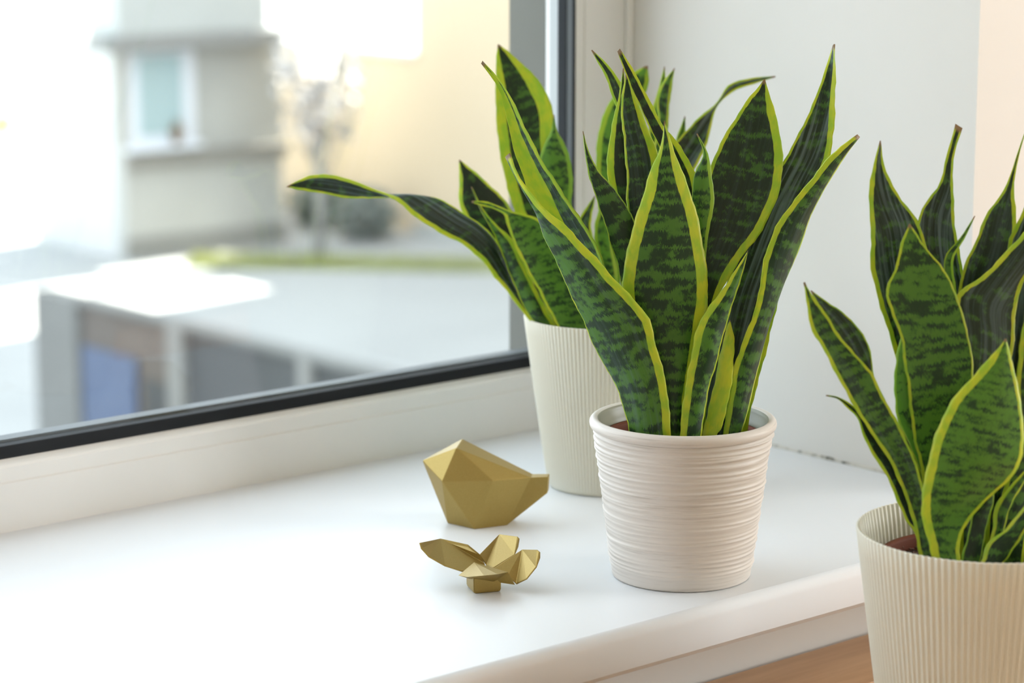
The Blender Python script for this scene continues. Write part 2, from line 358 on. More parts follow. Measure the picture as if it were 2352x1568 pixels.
   [(-17.2,5.4,96.6),(-16.4,4.7,132.1),(-15.6,8.4,150),(-14.9,12.1,167.9),(-14.5,16.2,185.7),(-14.3,20.4,203.5),(-13.7,24.3,221.3),(-13.3,28.3,239.2),(-13,33.9,256.6),(-13.5,40,273.9),(-15.7,47.6,290.4),(-21,57.2,305.1),(-27.7,67.8,318.5),(-31.8,76.6,333.9),(-32.8,83.2,351.1)],
   0.12,0.8,1,0.35,0.5,0,0.15),
  ([(2.8,24.9,96.6),(2.1,25.5,130),(3.1,31,152),(4.1,36.6,173.9),(5,42.1,195.9),(5.8,47.8,217.9),(6.4,53.7,239.8),(7,59.6,261.7),(7.8,65.4,283.7),(8.8,70.8,305.8),(10,76.3,327.8),(10.2,82.4,349.7),(7.8,90.7,370.8),(5,99.2,391.5),(-0.3,109.5,411.1)],
   [(7.8,20.3,96.6),(8.5,19.7,130.6),(10.4,24.2,153.2),(11.6,29.4,175.7),(12.2,35,198.1),(12.9,40.5,220.5),(13.9,45.8,243),(14.8,51.1,265.4),(15.9,57.1,287.8),(16.7,63.2,310.1),(17.3,69.6,332.4),(17.3,76.4,354.6),(15.7,84.5,376.3),(10.2,95.4,395.9),(0.4,109.2,411.7)],
   0.06,2,4,0.25,0.8,0.3,0.15),
]
BACK_LEAVES = [
  ([(-17.8,23.2,129.1),(-19.1,24.2,159),(-24.1,33.8,175.7),(-30.4,44.2,191.4),(-35.8,54.1,207.7),(-40.5,63.4,224.6),(-44.2,72.1,242.2),(-46,79.3,260.6),(-46.8,85.8,279.4),(-46.9,91.7,298.5),(-45.8,96.7,317.8),(-43.9,101,337.2),(-41.1,104.5,356.6),(-37.9,107.7,376.1),(-33.8,110,395.4)],
   [(-7.8,14.9,129.1),(-6.5,13.9,161),(-7.7,20.7,180.1),(-9.5,28.1,198.9),(-11.2,35.4,217.8),(-13.1,42.8,236.7),(-13.9,49.4,255.9),(-12.3,54,275.6),(-10.3,58.4,295.5),(-7.9,62.3,315.3),(-5.4,66.2,335.2),(-7.3,73.6,353.9),(-14.2,84.6,369.7),(-23.1,96.8,383.4),(-33.1,109.6,395.8)],
   -0.07,10,13,0.35,0.85,0,0.22),
  ([(-15.9,7.6,129.1),(-16.8,8.4,157.3),(-16.9,13,171.1),(-17.6,18,184.8),(-18.5,23.3,198.4),(-19.7,28.7,211.9),(-21.3,34.4,225.2),(-23.1,40.3,238.4),(-24.6,46,251.8),(-25.8,51.5,265.3),(-26.9,56.9,278.9),(-26.6,61.1,292.8),(-21.3,61,306.4),(-14.2,59.1,319.1),(-10.2,60.1,333.1)],
   [(-8.4,1.1,129.1),(-7.5,0.3,157.4),(-6.7,4.2,171.3),(-6.7,8.7,185.1),(-7.1,13.5,198.7),(-7.8,18.5,212.3),(-9,24,225.6),(-10.5,29.6,238.9),(-10.7,34.3,252.6),(-7.9,36.4,266.6),(-5.7,39.1,280.8),(-4.8,42.9,294.8),(-6.8,48.8,307.8),(-9.7,55.6,320.3),(-9.4,59.8,334.2)],
   0.1,2.5,4,0.8,0.15,0,0.2),
  ([(-48.9,17.5,129.1),(-72.2,26.1,160.2),(-83.7,38.8,182.7),(-91.6,45.8,194.9),(-99.2,52.9,208.9),(-107.2,59.5,219.1),(-116.7,66.9,227.5),(-128.8,76.4,235.4),(-139.7,85,244.1),(-150.3,93.9,254.6),(-156.8,103.4,263.9),(-161.2,109.7,267.9),(-165.6,115.9,271.2),(-173.4,125.3,276),(-184.7,138.3,282.6),(-196.7,151.1,285.9),(-206.6,161.1,285.8),(-215.6,169.1,281.1),(-224.1,176.6,275.6)],
   [(-39.4,15.6,129.1),(-60.3,23.6,155.5),(-68.3,35.9,179.3),(-72.7,43.8,198.2),(-77.4,51.5,215.5),(-82.8,59,229.3),(-90.8,68.2,241.2),(-100.7,78.2,249.7),(-110.2,87.9,258.6),(-117.9,95.1,263.6),(-128.9,103.7,265.7),(-150.3,120.4,264.7),(-158,125.7,265.2),(-167.9,132.5,264.2),(-181.5,142.9,264.8),(-195,153.8,267.6),(-208.4,164.8,271.1),(-219.1,173.1,273.2),(-224.2,176.5,274.9)],
   0.1,3.2,2,0.12,1,0.5,0.15),
  ([(-34.2,32.7,129.1),(-35.1,33.3,151.9),(-40,41,161.8),(-45,48.6,171.8),(-49.9,56.2,181.8),(-54.9,63.8,191.7),(-60.4,71.7,201.2),(-66.3,79.9,210.2),(-71.7,87.6,219.8),(-76.2,94.8,230.4),(-80.1,101.5,241.4),(-82.1,107,253.4),(-80.5,109.6,266.6),(-78.6,111.9,279.8),(-76.7,114.1,293)],
   [(-27.6,27.3,129.1),(-26.8,26.6,153.6),(-29.5,32.7,165.3),(-32.1,38.8,177),(-34.8,44.8,188.7),(-37.5,50.9,200.4),(-40.2,57.1,212),(-42.8,63.1,223.8),(-44.8,68.5,235.9),(-46.9,74,248),(-51.4,81.1,258.4),(-56.9,88.9,267.8),(-62.9,96.9,276.8),(-69.5,105.3,285.1),(-76,113.7,293.4)],
   0.08,4,2.5,0.12,0.9,0,0.15),
  ([(-47.6,-4.5,129.1),(-59.2,-5.5,148.1),(-62.8,-1.8,157.4),(-66.3,1.7,166.9),(-69.8,5.2,176.3),(-73.3,8.7,185.8),(-76.9,12.3,195.1),(-80.6,16,204.4),(-84,19.4,213.9),(-85.7,24.2,223.1),(-87.3,28.9,232.5),(-88.3,33.2,242.1),(-88.4,36.8,251.9),(-94.1,44,257),(-101,51.6,259.8),(-107.8,59.2,262.5)],
   [(-26.4,-19.7,129.1),(-32.6,-24.5,147.5),(-35.3,-20.4,159.2),(-38.2,-16.1,170.8),(-41.3,-11.6,182.3),(-44.4,-7.1,193.8),(-47.4,-2.7,205.3),(-50.4,1.7,216.8),(-53.7,6.3,228.1),(-57.5,11.9,238.8),(-63.3,18.8,247.5),(-71.9,26.9,251.9),(-81,35.2,254.7),(-89.5,43.3,259.2),(-98.1,51.5,263.6),(-107.6,59.4,264.1)],
   -0.1,2.5,2.5,0.7,0.9,0,0.3),
  ([(7.9,7.5,129.1),(6.8,8.5,158.6),(9.2,11.9,176.5),(11.5,15.5,194.5),(13.4,19.4,212.4),(15,23.6,230.3),(16.4,27.9,248.2),(18,32.1,266.2),(20,36,284.2),(23.3,38.7,302.2),(27.8,40.4,320.1),(35,39.4,337),(44.2,36.5,352.9),(55,31.7,367),(68.8,23.1,375.9)],
   [(16.5,-0.1,129.1),(17.6,-1,157.8),(20.3,2,175),(23,5,192.2),(25.4,8.3,209.3),(27.6,11.7,226.5),(29.7,15.3,243.7),(32.1,18.6,260.9),(35.3,21.2,278.1),(40.2,22.3,295.1),(46.3,22.2,311.8),(52.7,21.9,328.3),(60.5,20.1,344.2),(68.6,18.1,359.8),(70.6,21.5,375.9)],
   0.08,5,4,0.9,0.5,0,0.15),
  ([(12,-10.2,129.1),(11.2,-9.5,159.5),(15.8,-9.2,176.5),(20.4,-8.8,193.4),(25,-8.5,210.4),(29.7,-8.2,227.3),(34.4,-7.9,244.3),(39.1,-7.6,261.2),(44.3,-6.8,278.1),(49.5,-6,294.9),(54.7,-5.2,311.8),(59.4,-3.9,328.8),(61.1,-0.1,346),(67.8,-0.7,362.3),(78.1,-5.3,375.2)],
   [(18.2,-15.7,129.1),(19,-16.4,159.2),(24,-16.4,175.9),(29,-16.4,192.7),(33.8,-16.2,209.5),(38.5,-16,226.2),(43.2,-15.8,243),(47.8,-15.4,259.9),(52.8,-14.5,276.6),(57.5,-13.3,293.5),(62,-11.9,310.3),(66.4,-10.4,327.3),(70,-8.2,344.3),(74.3,-6.7,361.2),(78.4,-5.5,375.6)],
   0.08,2,2.5,0.5,0.7,0.2,0.15),
  ([(20.2,2.2,129.1),(19.4,2.9,156.7),(23.6,3.6,173.6),(27.8,4.3,190.5),(32,5,207.4),(36.3,5.6,224.3),(40.6,6.2,241.2),(45,6.8,258.1),(49.3,7.4,275),(53.4,8.1,292),(57.6,8.9,308.9),(61.8,9.5,325.8),(66.8,9.5,342.6),(72.7,8.6,359),(78.1,8.2,375.6)],
   [(26.1,-3,129.1),(26.9,-3.6,156.6),(31,-2.9,173.5),(35.2,-2.2,190.3),(39.4,-1.5,207.2),(43.7,-0.9,224),(48.1,-0.4,240.8),(52.4,0.2,257.7),(56.6,0.9,274.5),(60.6,1.7,291.4),(64.6,2.6,308.3),(68.6,3.5,325.2),(73,4,342),(77,4.9,358.9),(78.7,7.8,376)],
   0.08,4,2.5,0.7,0.7,0,0.15),
  ([(12,-14.2,129.1),(10.5,-13.7,163.5),(16.3,-12.6,183.6),(22.6,-11.9,203.6),(29.6,-12,223.3),(37.2,-12.6,242.9),(45.1,-13.5,262.3),(53.2,-14.5,281.7),(62.1,-16.4,300.6),(74,-21.6,317),(87.5,-28.5,331.6),(101.7,-36.5,344.8),(113.3,-41.3,361.2),(129.8,-53.3,366.4),(146.3,-66.1,368.3)],
   [(23.7,-18.8,129.1),(25.2,-19.4,160.7),(33.3,-19.9,178.9),(41.6,-20.4,197.1),(49.9,-21,215.2),(58.2,-21.6,233.4),(66.8,-22.4,251.5),(75.9,-23.9,269.4),(84.4,-27.7,286.9),(93.1,-31.7,304.3),(98.6,-32.6,323.2),(104.9,-34.2,341.7),(117.2,-42.5,354.5),(131.6,-54.2,361.3),(146.2,-66.3,367.1)],
   -0.12,1.8,2.2,0.15,0.9,0.7,0.15),
  ([(28.6,1.5,129.1),(28,2.1,152.5),(32.8,2.4,166.3),(37.7,2.6,180),(42.7,2.8,193.8),(47.8,2.9,207.5),(52.9,3,221.2),(58,3,234.9),(62.7,2.4,248.7),(67.5,1.8,262.4),(72.4,1.1,276.1),(77.4,0.3,289.8),(82.7,-0.8,303.4),(88,-1.9,316.9),(93.6,-3.3,330.2)],
   [(33.7,-2.9,129.1),(34.3,-3.4,152.3),(39.5,-3.5,165.9),(44.7,-3.5,179.5),(49.9,-3.6,193),(55,-3.6,206.6),(60.2,-3.7,220.2),(65.4,-3.7,233.8),(70.1,-4.2,247.5),(74.8,-4.8,261.3),(79.3,-5.2,275),(83.8,-5.5,288.8),(88.1,-5.7,302.6),(92.4,-5.8,316.5),(94.2,-3.8,330.6)],
   0.08,1.5,1.5,0.4,0.5,0,0.15),
  ([(-48.9,13.2,129.1),(-64.5,17.2,151.5),(-69.7,23.1,158.8),(-72.9,27.8,167.9),(-75.3,32,177.5),(-77.5,36,187.3),(-79.4,39.8,197.2),(-81.3,43.6,207.1),(-82.8,47.8,216.9),(-84.3,52,226.7),(-86.5,56.7,236.2),(-89.1,61.7,245.4),(-91.7,66.7,254.6),(-93.5,71.1,264.3),(-94.9,75.2,274.2)],
   [(-42,4.1,129.1),(-55.9,5.7,154.1),(-59.7,10.5,163.4),(-62.6,14.5,173.3),(-65.5,18.7,183.2),(-68.5,22.8,193),(-71.5,26.9,202.9),(-74.4,31,212.8),(-75.7,36.2,222.6),(-78.3,42.3,231.5),(-82.9,49.6,238.7),(-87.2,56.8,246),(-90.7,63.4,254.3),(-92.6,69.1,263.8),(-94.4,74.6,273.4)],
   0.12,1.2,3.2,0.6,0.9,0,0.15),
  ([(-10.5,-12.3,129.1),(-11,-11.9,154.3),(-11,-9.5,163.3),(-11.1,-7.2,172.3),(-11.2,-4.7,181.3),(-11.6,-2.1,190.2),(-12.1,0.6,199.1),(-12.9,3.5,207.9),(-13.3,7.1,216.6),(-14,10.8,225.1),(-15.4,15.1,233.3),(-16.7,19.2,241.6),(-12,18.2,249.2),(-6.5,16.3,256.6),(-1,14.3,263.9)],
   [(-6.7,-15.7,129.1),(-6.2,-16.1,154),(-5.9,-14.1,162.6),(-5.7,-12.1,171.3),(-5.5,-10,179.9),(-5.6,-7.8,188.5),(-6,-5.2,197),(-6.9,-2.3,205.4),(-7.5,1.2,213.5),(-8.2,4.9,221.6),(-9,8.7,229.7),(-8.2,11.1,238.3),(-5.8,12.2,246.8),(-3.2,13,255.3),(-0.7,14,263.9)],
   -0.1,2,2,0.3,0.8,0.6,0.15),
  ([(-0.1,-5.6,129.1),(-0.9,-4.9,152.4),(-0.4,-2.9,161.7),(0,-0.9,171),(0.4,1.1,180.3),(0.5,3.4,189.5),(0.2,6,198.7),(-0.3,8.8,207.8),(-0.6,11.9,216.8),(-0.9,15,225.8),(0.8,16.5,235.1),(3.9,16.7,244.1),(7.6,16.3,252.9),(11.8,15.5,261.5),(16.2,14.4,269.9)],
   [(6.2,-11.1,129.1),(7,-11.8,152.2),(7.9,-10.2,161.3),(8.7,-8.6,170.4),(9.5,-7,179.5),(10.1,-5.2,188.6),(10.4,-3.1,197.7),(10.4,-0.8,206.7),(10.8,1.7,215.6),(11.5,4,224.6),(12.6,6,233.7),(13.9,7.7,242.8),(15.2,9.5,251.8),(16.1,11.6,260.9),(16.8,13.9,269.9)],
   0.08,3,3,0.9,0.4,0,0.15),
]
RIGHT_LEAVES = [
  ([(-22.4,30.2,150.4),(-24,31,186.6),(-23.9,38.3,207.7),(-23.3,45.1,228.9),(-22.5,51.8,250.3),(-21.7,58.5,271.6),(-20.9,65.3,293),(-20.3,72.1,314.4),(-22.5,79.8,335.4),(-24.4,87.3,356.5),(-24.8,93.5,378.1),(-21.3,96.5,400.1),(-19.6,101.1,422),(-14.8,102.9,443.9),(-7.5,102.4,465.2)],
   [(-9.8,23.9,150.4),(-8.3,23.2,186.3),(-6.2,28,208.3),(-4.5,33.1,230.3),(-2.9,38.3,252.4),(-1.7,43.9,274.3),(-0.3,49.3,296.4),(2.2,53.7,318.5),(4.3,58,340.8),(6.4,62.3,363),(8,67,385.3),(5.8,74.7,406.3),(-1.8,86.2,424.4),(-7.2,96.4,444),(-7,102.1,465.5)],
   -0.12,3.5,2.2,0.2,0.8,0.75,0.15),
  ([(-35.7,8.4,150.4),(-36.7,9.2,171.1),(-37.7,14.1,188.4),(-38.6,19,205.8),(-39.6,23.9,223.1),(-40,28.3,240.6),(-41,33.3,257.9),(-41.1,37.5,275.4),(-40.2,40.8,293.1),(-39.4,45.9,310.3),(-38.1,50.5,327.7),(-39.5,57.3,344.2),(-41,64.2,360.7),(-33.3,63,376.9),(-27.4,63.5,393.4),(-19.6,62.2,409.3)],
   [(-28.1,1.8,150.4),(-27.2,1,171.1),(-23.4,2.3,189),(-19.5,3.5,206.8),(-15.6,4.7,224.6),(-12,6.2,242.5),(-8.7,7.9,260.4),(-5.5,9.7,278.4),(-2.7,11.9,296.3),(-0.5,15.5,314.1),(0.1,20.5,331.7),(-1,26.7,348.9),(-2.8,33.6,365.7),(-7.4,42.5,380.9),(-14,52.6,394.6),(-19.1,61.8,409.6)],
   -0.06,2,1.5,0.62,0.8,0,0.26),
  ([(4,31.8,150.4),(3.1,32.7,183.1),(5.2,37.8,206.1),(7.1,43,229),(8.9,48.3,252),(10.5,53.7,275),(11.8,59.4,298),(12.8,65.4,320.9),(13.5,71.6,343.8),(13.5,78.4,366.5),(14.8,84.2,389.5),(20.7,85.8,412.1),(33.9,80.3,431.3),(41.9,80,453.6),(50.1,79.5,475.5)],
   [(11.6,24.7,150.4),(12.5,23.8,182.5),(15.6,27.3,205),(18.6,30.9,227.4),(21.4,34.6,249.9),(24.2,38.3,272.4),(27.1,42,294.9),(30,45.5,317.3),(33.5,49.8,339.7),(36.4,54.6,362),(36.9,61.3,383.8),(38,67.5,406),(41.1,72.1,428.4),(45,76,450.9),(53.6,75.6,472.3)],
   -0.14,1.8,2.2,0.2,0.75,0.8,0.15),
  ([(-7.9,20.9,150.4),(-8.4,21.3,182.5),(-6.3,24.2,200.7),(-4.2,27.1,219),(-2.1,29.9,237.2),(-0.1,32.9,255.5),(1.8,35.9,273.7),(3.6,39,291.9),(5.3,42.2,310.2),(7.1,45.3,328.4),(8.7,48.6,346.6),(9.8,52.3,364.8),(12.5,54.6,382.7),(22.9,49.2,397),(32.5,44.8,412)],
   [(-4.3,17.2,150.4),(-3.8,16.8,182.4),(-1.9,19.2,200.5),(0,21.6,218.7),(1.8,24.1,236.8),(3.6,26.6,255),(5.4,29.1,273.1),(7.1,31.7,291.2),(9.4,34.9,309.1),(11.5,38.2,327.1),(13.5,41.7,345),(15,45.6,362.9),(16.2,49.7,380.8),(24.9,46.7,396.2),(33,44.4,412.3)],
   -0.2,1,2.5,0.7,0.4,0,0.15),
  ([(-58.8,-7.3,150.4),(-63.3,-6.8,176.3),(-65.1,-4,189),(-67,-1,201.6),(-68.4,1.5,214.4),(-67.9,2.5,227.2),(-65.5,1.7,239.9),(-63.2,1.1,252.6),(-60.4,-0.1,265.1),(-55.5,-1.3,276.9),(-50.1,-3.1,288.4),(-43.2,-6.4,298.6),(-35.5,-10.6,308),(-27.9,-14.8,317.3),(-20.1,-19.2,326.5),(-12.9,-22.9,336.3)],
   [(-47.6,-17,150.4),(-49.3,-18.9,176.3),(-48.7,-17.2,188.9),(-45.5,-17.8,201.3),(-39.7,-20.9,212.2),(-32.5,-25.7,221.5),(-24.9,-31,230.3),(-17.4,-36.2,239.1),(-11.5,-39.5,249.8),(-9.1,-39.4,262.3),(-8,-38,275),(-7.9,-35.9,287.6),(-8.7,-32.9,300),(-9.6,-30,312.5),(-10.8,-26.7,324.8),(-12.6,-23,336.9)],
   0.1,6,3,0.78,1,0,0.34),
  ([(-54.6,11.4,150.4),(-55.1,12.4,173.9),(-55.8,16,189.2),(-56.7,19.7,204.5),(-59.2,24.6,219.3),(-62.2,30,233.8),(-66.1,36,247.8),(-71.6,43.1,260.7),(-77.4,50.4,273.4),(-81.6,57.5,286.7),(-85.8,64.5,300),(-89.5,71.2,313.7),(-93.4,78.1,327.2),(-97.4,84.9,340.6),(-97.4,88.8,355.7),(-96.7,92,370.7)],
   [(-50.2,3.5,150.4),(-49.6,2.5,175),(-49.1,5.7,190.8),(-49,9.3,206.6),(-49.9,13.7,222.2),(-51.5,18.6,237.5),(-53.9,24.2,252.5),(-57.5,30.6,266.9),(-61.7,37.4,281),(-65.7,44.7,294.8),(-69.2,51.5,309),(-75.6,60.3,320.9),(-82.2,69.2,332.5),(-86.5,76.6,346.2),(-92.2,84.9,358.5),(-97,92.6,371.9)],
   -0.1,2.5,2,0.55,0.85,0.2,0.2),
  ([(-44.1,15.9,150.4),(-45,16.4,171.1),(-45.2,20,186),(-45.4,23.6,200.8),(-46.2,27.6,215.6),(-47.7,32.3,230),(-50,37.5,244.2),(-53.1,43.3,258),(-57.4,50,271.1),(-62.2,56.4,284.2),(-66.8,62.6,297.4),(-71.5,68.9,310.6),(-76.2,75.2,323.8),(-80.7,81.3,337),(-85.2,87.4,350.3),(-88.9,93,364)],
   [(-37.2,11.9,150.4),(-36.3,11.5,170.5),(-35.9,15,186.2),(-35.4,18.7,201.8),(-35.8,23,217.3),(-37.4,28.2,232.4),(-39.7,34,247.2),(-43.3,40.7,261.3),(-47.8,48.1,274.8),(-53,54.2,289),(-56.8,59.4,303.8),(-57.7,62.4,319.7),(-61.6,67.6,334.3),(-69.4,75.3,345.8),(-79,84.2,355.4),(-88.6,92.9,364.6)],
   -0.12,1.5,1,0.3,0.6,0.4,0.15),
  ([(-51.1,15.6,150.4),(-51.8,15.9,172.5),(-51.6,18.1,182.6),(-51.6,20.5,192.7),(-55.5,25.7,200.4),(-57.6,29.7,209.7),(-59.5,33.6,219.1),(-61.6,37.6,228.5),(-64.1,41.9,237.5),(-67.2,47.1,245.9),(-70,52.1,254.5),(-71.5,56.2,263.8),(-72.3,59.7,273.4),(-76.8,65.7,280.4),(-81.1,71.5,287.2),(-87.1,77.7,289.2)],
   [(-45.6,12.8,150.4),(-44.9,12.4,171.9),(-45,15.2,182.3),(-45.1,18,192.7),(-46,21.4,202.9),(-48,25.6,212.6),(-50.2,29.9,222.2),(-53,34.7,231.4),(-56.1,39.7,240.4),(-59.5,44.8,249.3),(-63.2,50,257.9),(-66.4,54.8,267),(-69.4,59.6,276.1),(-74.2,65.5,283.7),(-80.5,72,288.6),(-87,77.8,290.2)],
   -0.1,2.2,0.8,0.05,0.8,0,0.15),
  ([(-29.6,25.2,150.4),(-30.2,25.7,178.7),(-30.2,28.8,190.5),(-30.4,31.9,202.2),(-30.6,35.1,213.9),(-31.1,38.5,225.6),(-31.7,42,237.2),(-32.6,45.8,248.7),(-34.5,50.3,259.9),(-36.1,54.5,271.1),(-35.8,57.3,282.9),(-34.4,59.1,294.9),(-32.4,60.5,306.8),(-29.7,61.1,318.6),(-25.4,60.4,329.9)],
   [(-25.3,21.5,150.4),(-24.7,21.1,178.8),(-24.2,23.6,190.7),(-23.7,26.2,202.5),(-23.2,28.9,214.4),(-23,31.6,226.2),(-22.8,34.5,238),(-22.5,37.3,249.8),(-22.2,40,261.6),(-21.6,42.6,273.4),(-20.7,44.8,285.3),(-20.2,47.4,297.2),(-20.1,50.4,308.9),(-21.8,54.7,320.1),(-24.9,60,330.5)],
   0.1,1.5,2,0.95,0.3,0,0.15),
  ([(10.1,19.3,150.4),(9,20.3,184.7),(11.2,24.3,207.9),(13.4,28.4,231.1),(15.5,32.5,254.3),(17.6,36.7,277.6),(19.6,40.9,300.8),(21.4,45.3,323.9),(23.6,50.2,347),(29.2,52.1,369.4),(39.6,49.5,390.6),(49.8,47.1,412),(63,41.6,431),(72.4,40,452.7),(81.5,38.6,474.7)],
   [(18.7,11.3,150.4),(19.7,10.3,184.2),(23,12.8,206.9),(26.2,15.2,229.6),(29.5,17.6,252.3),(32.8,20,275),(36.3,22.1,297.6),(40.7,23.6,320.1),(47,25.3,342.3),(54,26.4,364.3),(60.5,28,386.4),(64.5,31.8,408.8),(67.3,36.7,431.2),(73.6,38.5,453.3),(82.1,38.2,475)],
   -0.08,2.2,3,0.25,0.85,0.25,0.15),
  ([(-17.2,7.8,150.4),(-18.6,8.4,190.1),(-16.1,10.9,211.3),(-13.6,13.4,232.4),(-11.1,15.9,253.6),(-8.4,18.2,274.7),(-5.5,20.3,295.9),(-3.3,23.1,317),(-0.9,28.4,337.6),(1.1,34,358.1),(16.7,25.7,369.9),(31.3,18.9,384.4),(45.5,12.7,399.6),(59,7.3,415.9),(70.7,3.8,433.9)],
   [(-6.5,3.2,150.4),(-5.1,2.6,187.3),(-0.7,4.2,206.8),(3.7,5.7,226.3),(8.5,7,245.8),(13.9,7.6,265.1),(20.7,6.9,284),(28.2,5.6,302.7),(34,5.8,321.9),(37.5,7.9,341.5),(42.6,8.7,360.9),(52.1,5.1,378.3),(60.8,2.4,396.2),(68.1,1,414.9),(71.8,3.1,434.5)],
   0.08,3.5,3.5,0.2,1,0.35,0.15),
  ([(13.2,6.8,150.4),(12.2,7.7,184.4),(15.7,9.6,205.4),(19.3,11.5,226.4),(22.8,13.5,247.4),(26.4,15.3,268.4),(30.1,17.2,289.4),(33.7,19,310.4),(37.9,21.5,331.2),(42,24,352),(46.5,26.3,372.9),(52,27.6,393.5),(61.3,25.2,412.6),(71.4,22.1,431.4),(80.4,20,450.7)],
   [(21.3,-0.3,150.4),(22.3,-1.1,184.1),(26.2,0.4,204.8),(30.2,1.8,225.5),(34.3,3.2,246.2),(38.7,4.3,266.8),(43.5,5.1,287.3),(48.4,5.7,307.8),(53.7,7.1,328.2),(58.8,8.7,348.7),(64,10.1,369.1),(69.8,11.2,389.4),(75.5,12.2,409.8),(79.3,15,430.4),(81,19.6,451)],
   -0.12,3,3,0.15,0.8,0.8,0.15),
  ([(8.9,-7.8,150.4),(6.9,-6.8,180.7),(9.6,-5.8,197.4),(12.8,-5.3,214.1),(16.7,-5.3,230.7),(20.8,-5.6,247.1),(24.2,-5.2,263.7),(26.2,-3.7,280.5),(28.9,-1.7,297.1),(32,-0.2,313.7),(35.8,0.8,330.2),(39.9,1.4,346.6),(44.6,1.5,362.8),(50.5,0.5,378.7),(56.8,-1,394.3)],
   [(25.1,-16.1,150.4),(27.1,-17.1,178.8),(31.8,-16.9,195),(36.2,-16.5,211.4),(40.1,-15.7,227.8),(43.8,-14.7,244.3),(47.4,-13.6,260.9),(50.7,-12.2,277.4),(53.5,-11.3,294.1),(56.3,-10.4,310.8),(58.4,-8.9,327.5),(59.8,-6.8,344.2),(60.8,-4.3,360.9),(61.2,-1.4,377.6),(61.4,1.7,394.2)],
   0.1,3,3,0.5,0.9,0,0.15),
  ([(-27.6,-24.9,150.4),(-28.3,-24.4,173.6),(-26.6,-24.3,179.5),(-25,-24.2,185.4),(-23.3,-24.1,191.3),(-21.7,-24,197.2),(-20.1,-23.8,203.2),(-19,-23.3,209.2),(-17.4,-23.1,215.1),(-14,-23.8,220.3),(-10,-25.1,224.9),(-5.8,-26.7,229.2),(-1.5,-28.3,233.5),(2.8,-30,237.7),(7.2,-31.7,241.9),(11.5,-33.5,246.1)],
   [(-22.4,-29.5,150.4),(-21.7,-30,173.6),(-20.2,-29.9,179.1),(-18.7,-29.8,184.6),(-17.2,-29.7,190.1),(-15.6,-29.7,195.6),(-14,-29.7,201.1),(-12.2,-29.8,206.5),(-10.3,-30.1,211.9),(-7.6,-30.2,217),(-4.5,-30.7,221.9),(-1,-31.5,226.4),(2.4,-32.3,231.1),(5.6,-32.9,235.9),(8.9,-33.5,240.7),(12.1,-34.2,245.5)],
   0.1,5,1,0.5,0.9,0,0.15),
  ([(-37.7,-29.3,150.4),(-38.8,-28,176.3),(-36.8,-28.7,182.2),(-34.8,-29.3,188.1),(-32.3,-30.3,193.7),(-28.5,-33,197.6),(-24.4,-36,201.2),(-20.8,-38.4,205.7),(-17.3,-40.6,210.3),(-13.5,-42.3,215),(-9.8,-43.9,219.7),(-6,-45.6,224.4),(-2.2,-47.3,229.1),(1.6,-49,233.7),(5.5,-50.8,238.3),(9.3,-52.6,242.9)],
   [(-28.7,-39.1,150.4),(-27.5,-40.3,176.9),(-25.4,-41.7,181.7),(-23.2,-43.2,186.5),(-20.9,-44.7,191.2),(-18.4,-46.5,195.7),(-16.1,-48,200.3),(-14,-49.4,205.1),(-11.9,-50.7,210),(-8.8,-51.1,214.5),(-5.7,-51.5,219.1),(-2.6,-51.8,223.6),(0.5,-52.2,228.2),(3.5,-52.5,232.8),(6.6,-52.8,237.4),(9.7,-53.1,242)],
   0.1,3,1.5,0.4,0.9,0,0.15),
  ([(-42.1,-14.9,150.4),(-43.2,-14,174.1),(-42.1,-14.3,178.4),(-41,-14.5,182.7),(-39.9,-14.7,187),(-38.8,-15,191.3),(-37.7,-15.2,195.6),(-36.6,-15.4,199.9),(-35.6,-15.6,204.3),(-34,-15.5,208.4),(-31.9,-15.9,212.3),(-29.3,-16.9,215.8),(-26.5,-18.2,218.9),(-23.7,-19.3,222.2),(-21,-20.5,225.5),(-18.2,-21.6,228.9)],
   [(-33.7,-22.2,150.4),(-32.6,-23.1,174.1),(-31.6,-23,178.1),(-30.6,-22.9,182.1),(-29.6,-22.7,186),(-28.6,-22.6,190),(-27.5,-22.5,194),(-26.4,-22.4,197.9),(-25.2,-22.5,201.9),(-24,-22.5,205.8),(-22.7,-22.6,209.7),(-21.4,-22.8,213.6),(-20,-23,217.4),(-19,-22.8,221.4),(-18.3,-22.4,225.4),(-17.7,-21.9,229.5)],
   0.1,0.8,1,0.25,0.4,0,0.15),
]
# ------------------------------------------------------------------ room shell
XL, XR, YR, ZF, ZC = -3.2, 1.7, -4.2, -0.85, 1.85
WX0, WZ1 = -2.3, 1.4            # window opening: x WX0..0, z 0..WZ1
YI, YO = -0.442, 0.10           # inner and outer face of the window wall
boxes_front = [(0.0, XR+0.2, YI, YO, ZF, ZC), (XL-0.2, WX0, YI, YO, ZF, ZC),
               (WX0, 0.0, YI, YO, WZ1, ZC), (WX0, 0.0, YI, YO, ZF, -0.0365)]
tag(boxes('wall_front', boxes_front, MT['wall']), 'white plastered wall around the deep window recess', kind='structure')
OW = (-2.95, -1.35, 0.0, 1.5)     # assumed, unseen window opening in the right wall: y0,y1,z0,z1
tag(boxes('wall_right', [(XR, XR+0.2, YR, OW[0], ZF, ZC), (XR, XR+0.2, OW[1], YI, ZF, ZC),
                         (XR, XR+0.2, OW[0], OW[1], ZF, OW[2]), (XR, XR+0.2, OW[0], OW[1], OW[3], ZC)], MT['room']), kind='structure')
tag(box('wall_left', XL-0.2, XL, YR, YI, ZF, ZC, MT['room']), kind='structure')
tag(box('wall_rear', XL-0.2, XR+0.2, YR-0.2, YR, ZF, ZC, MT['room']), kind='structure')
tag(box('ceiling', XL-0.2, XR+0.2, YR-0.2, YO, ZC, ZC+0.1, MT['ceil']), kind='structure')
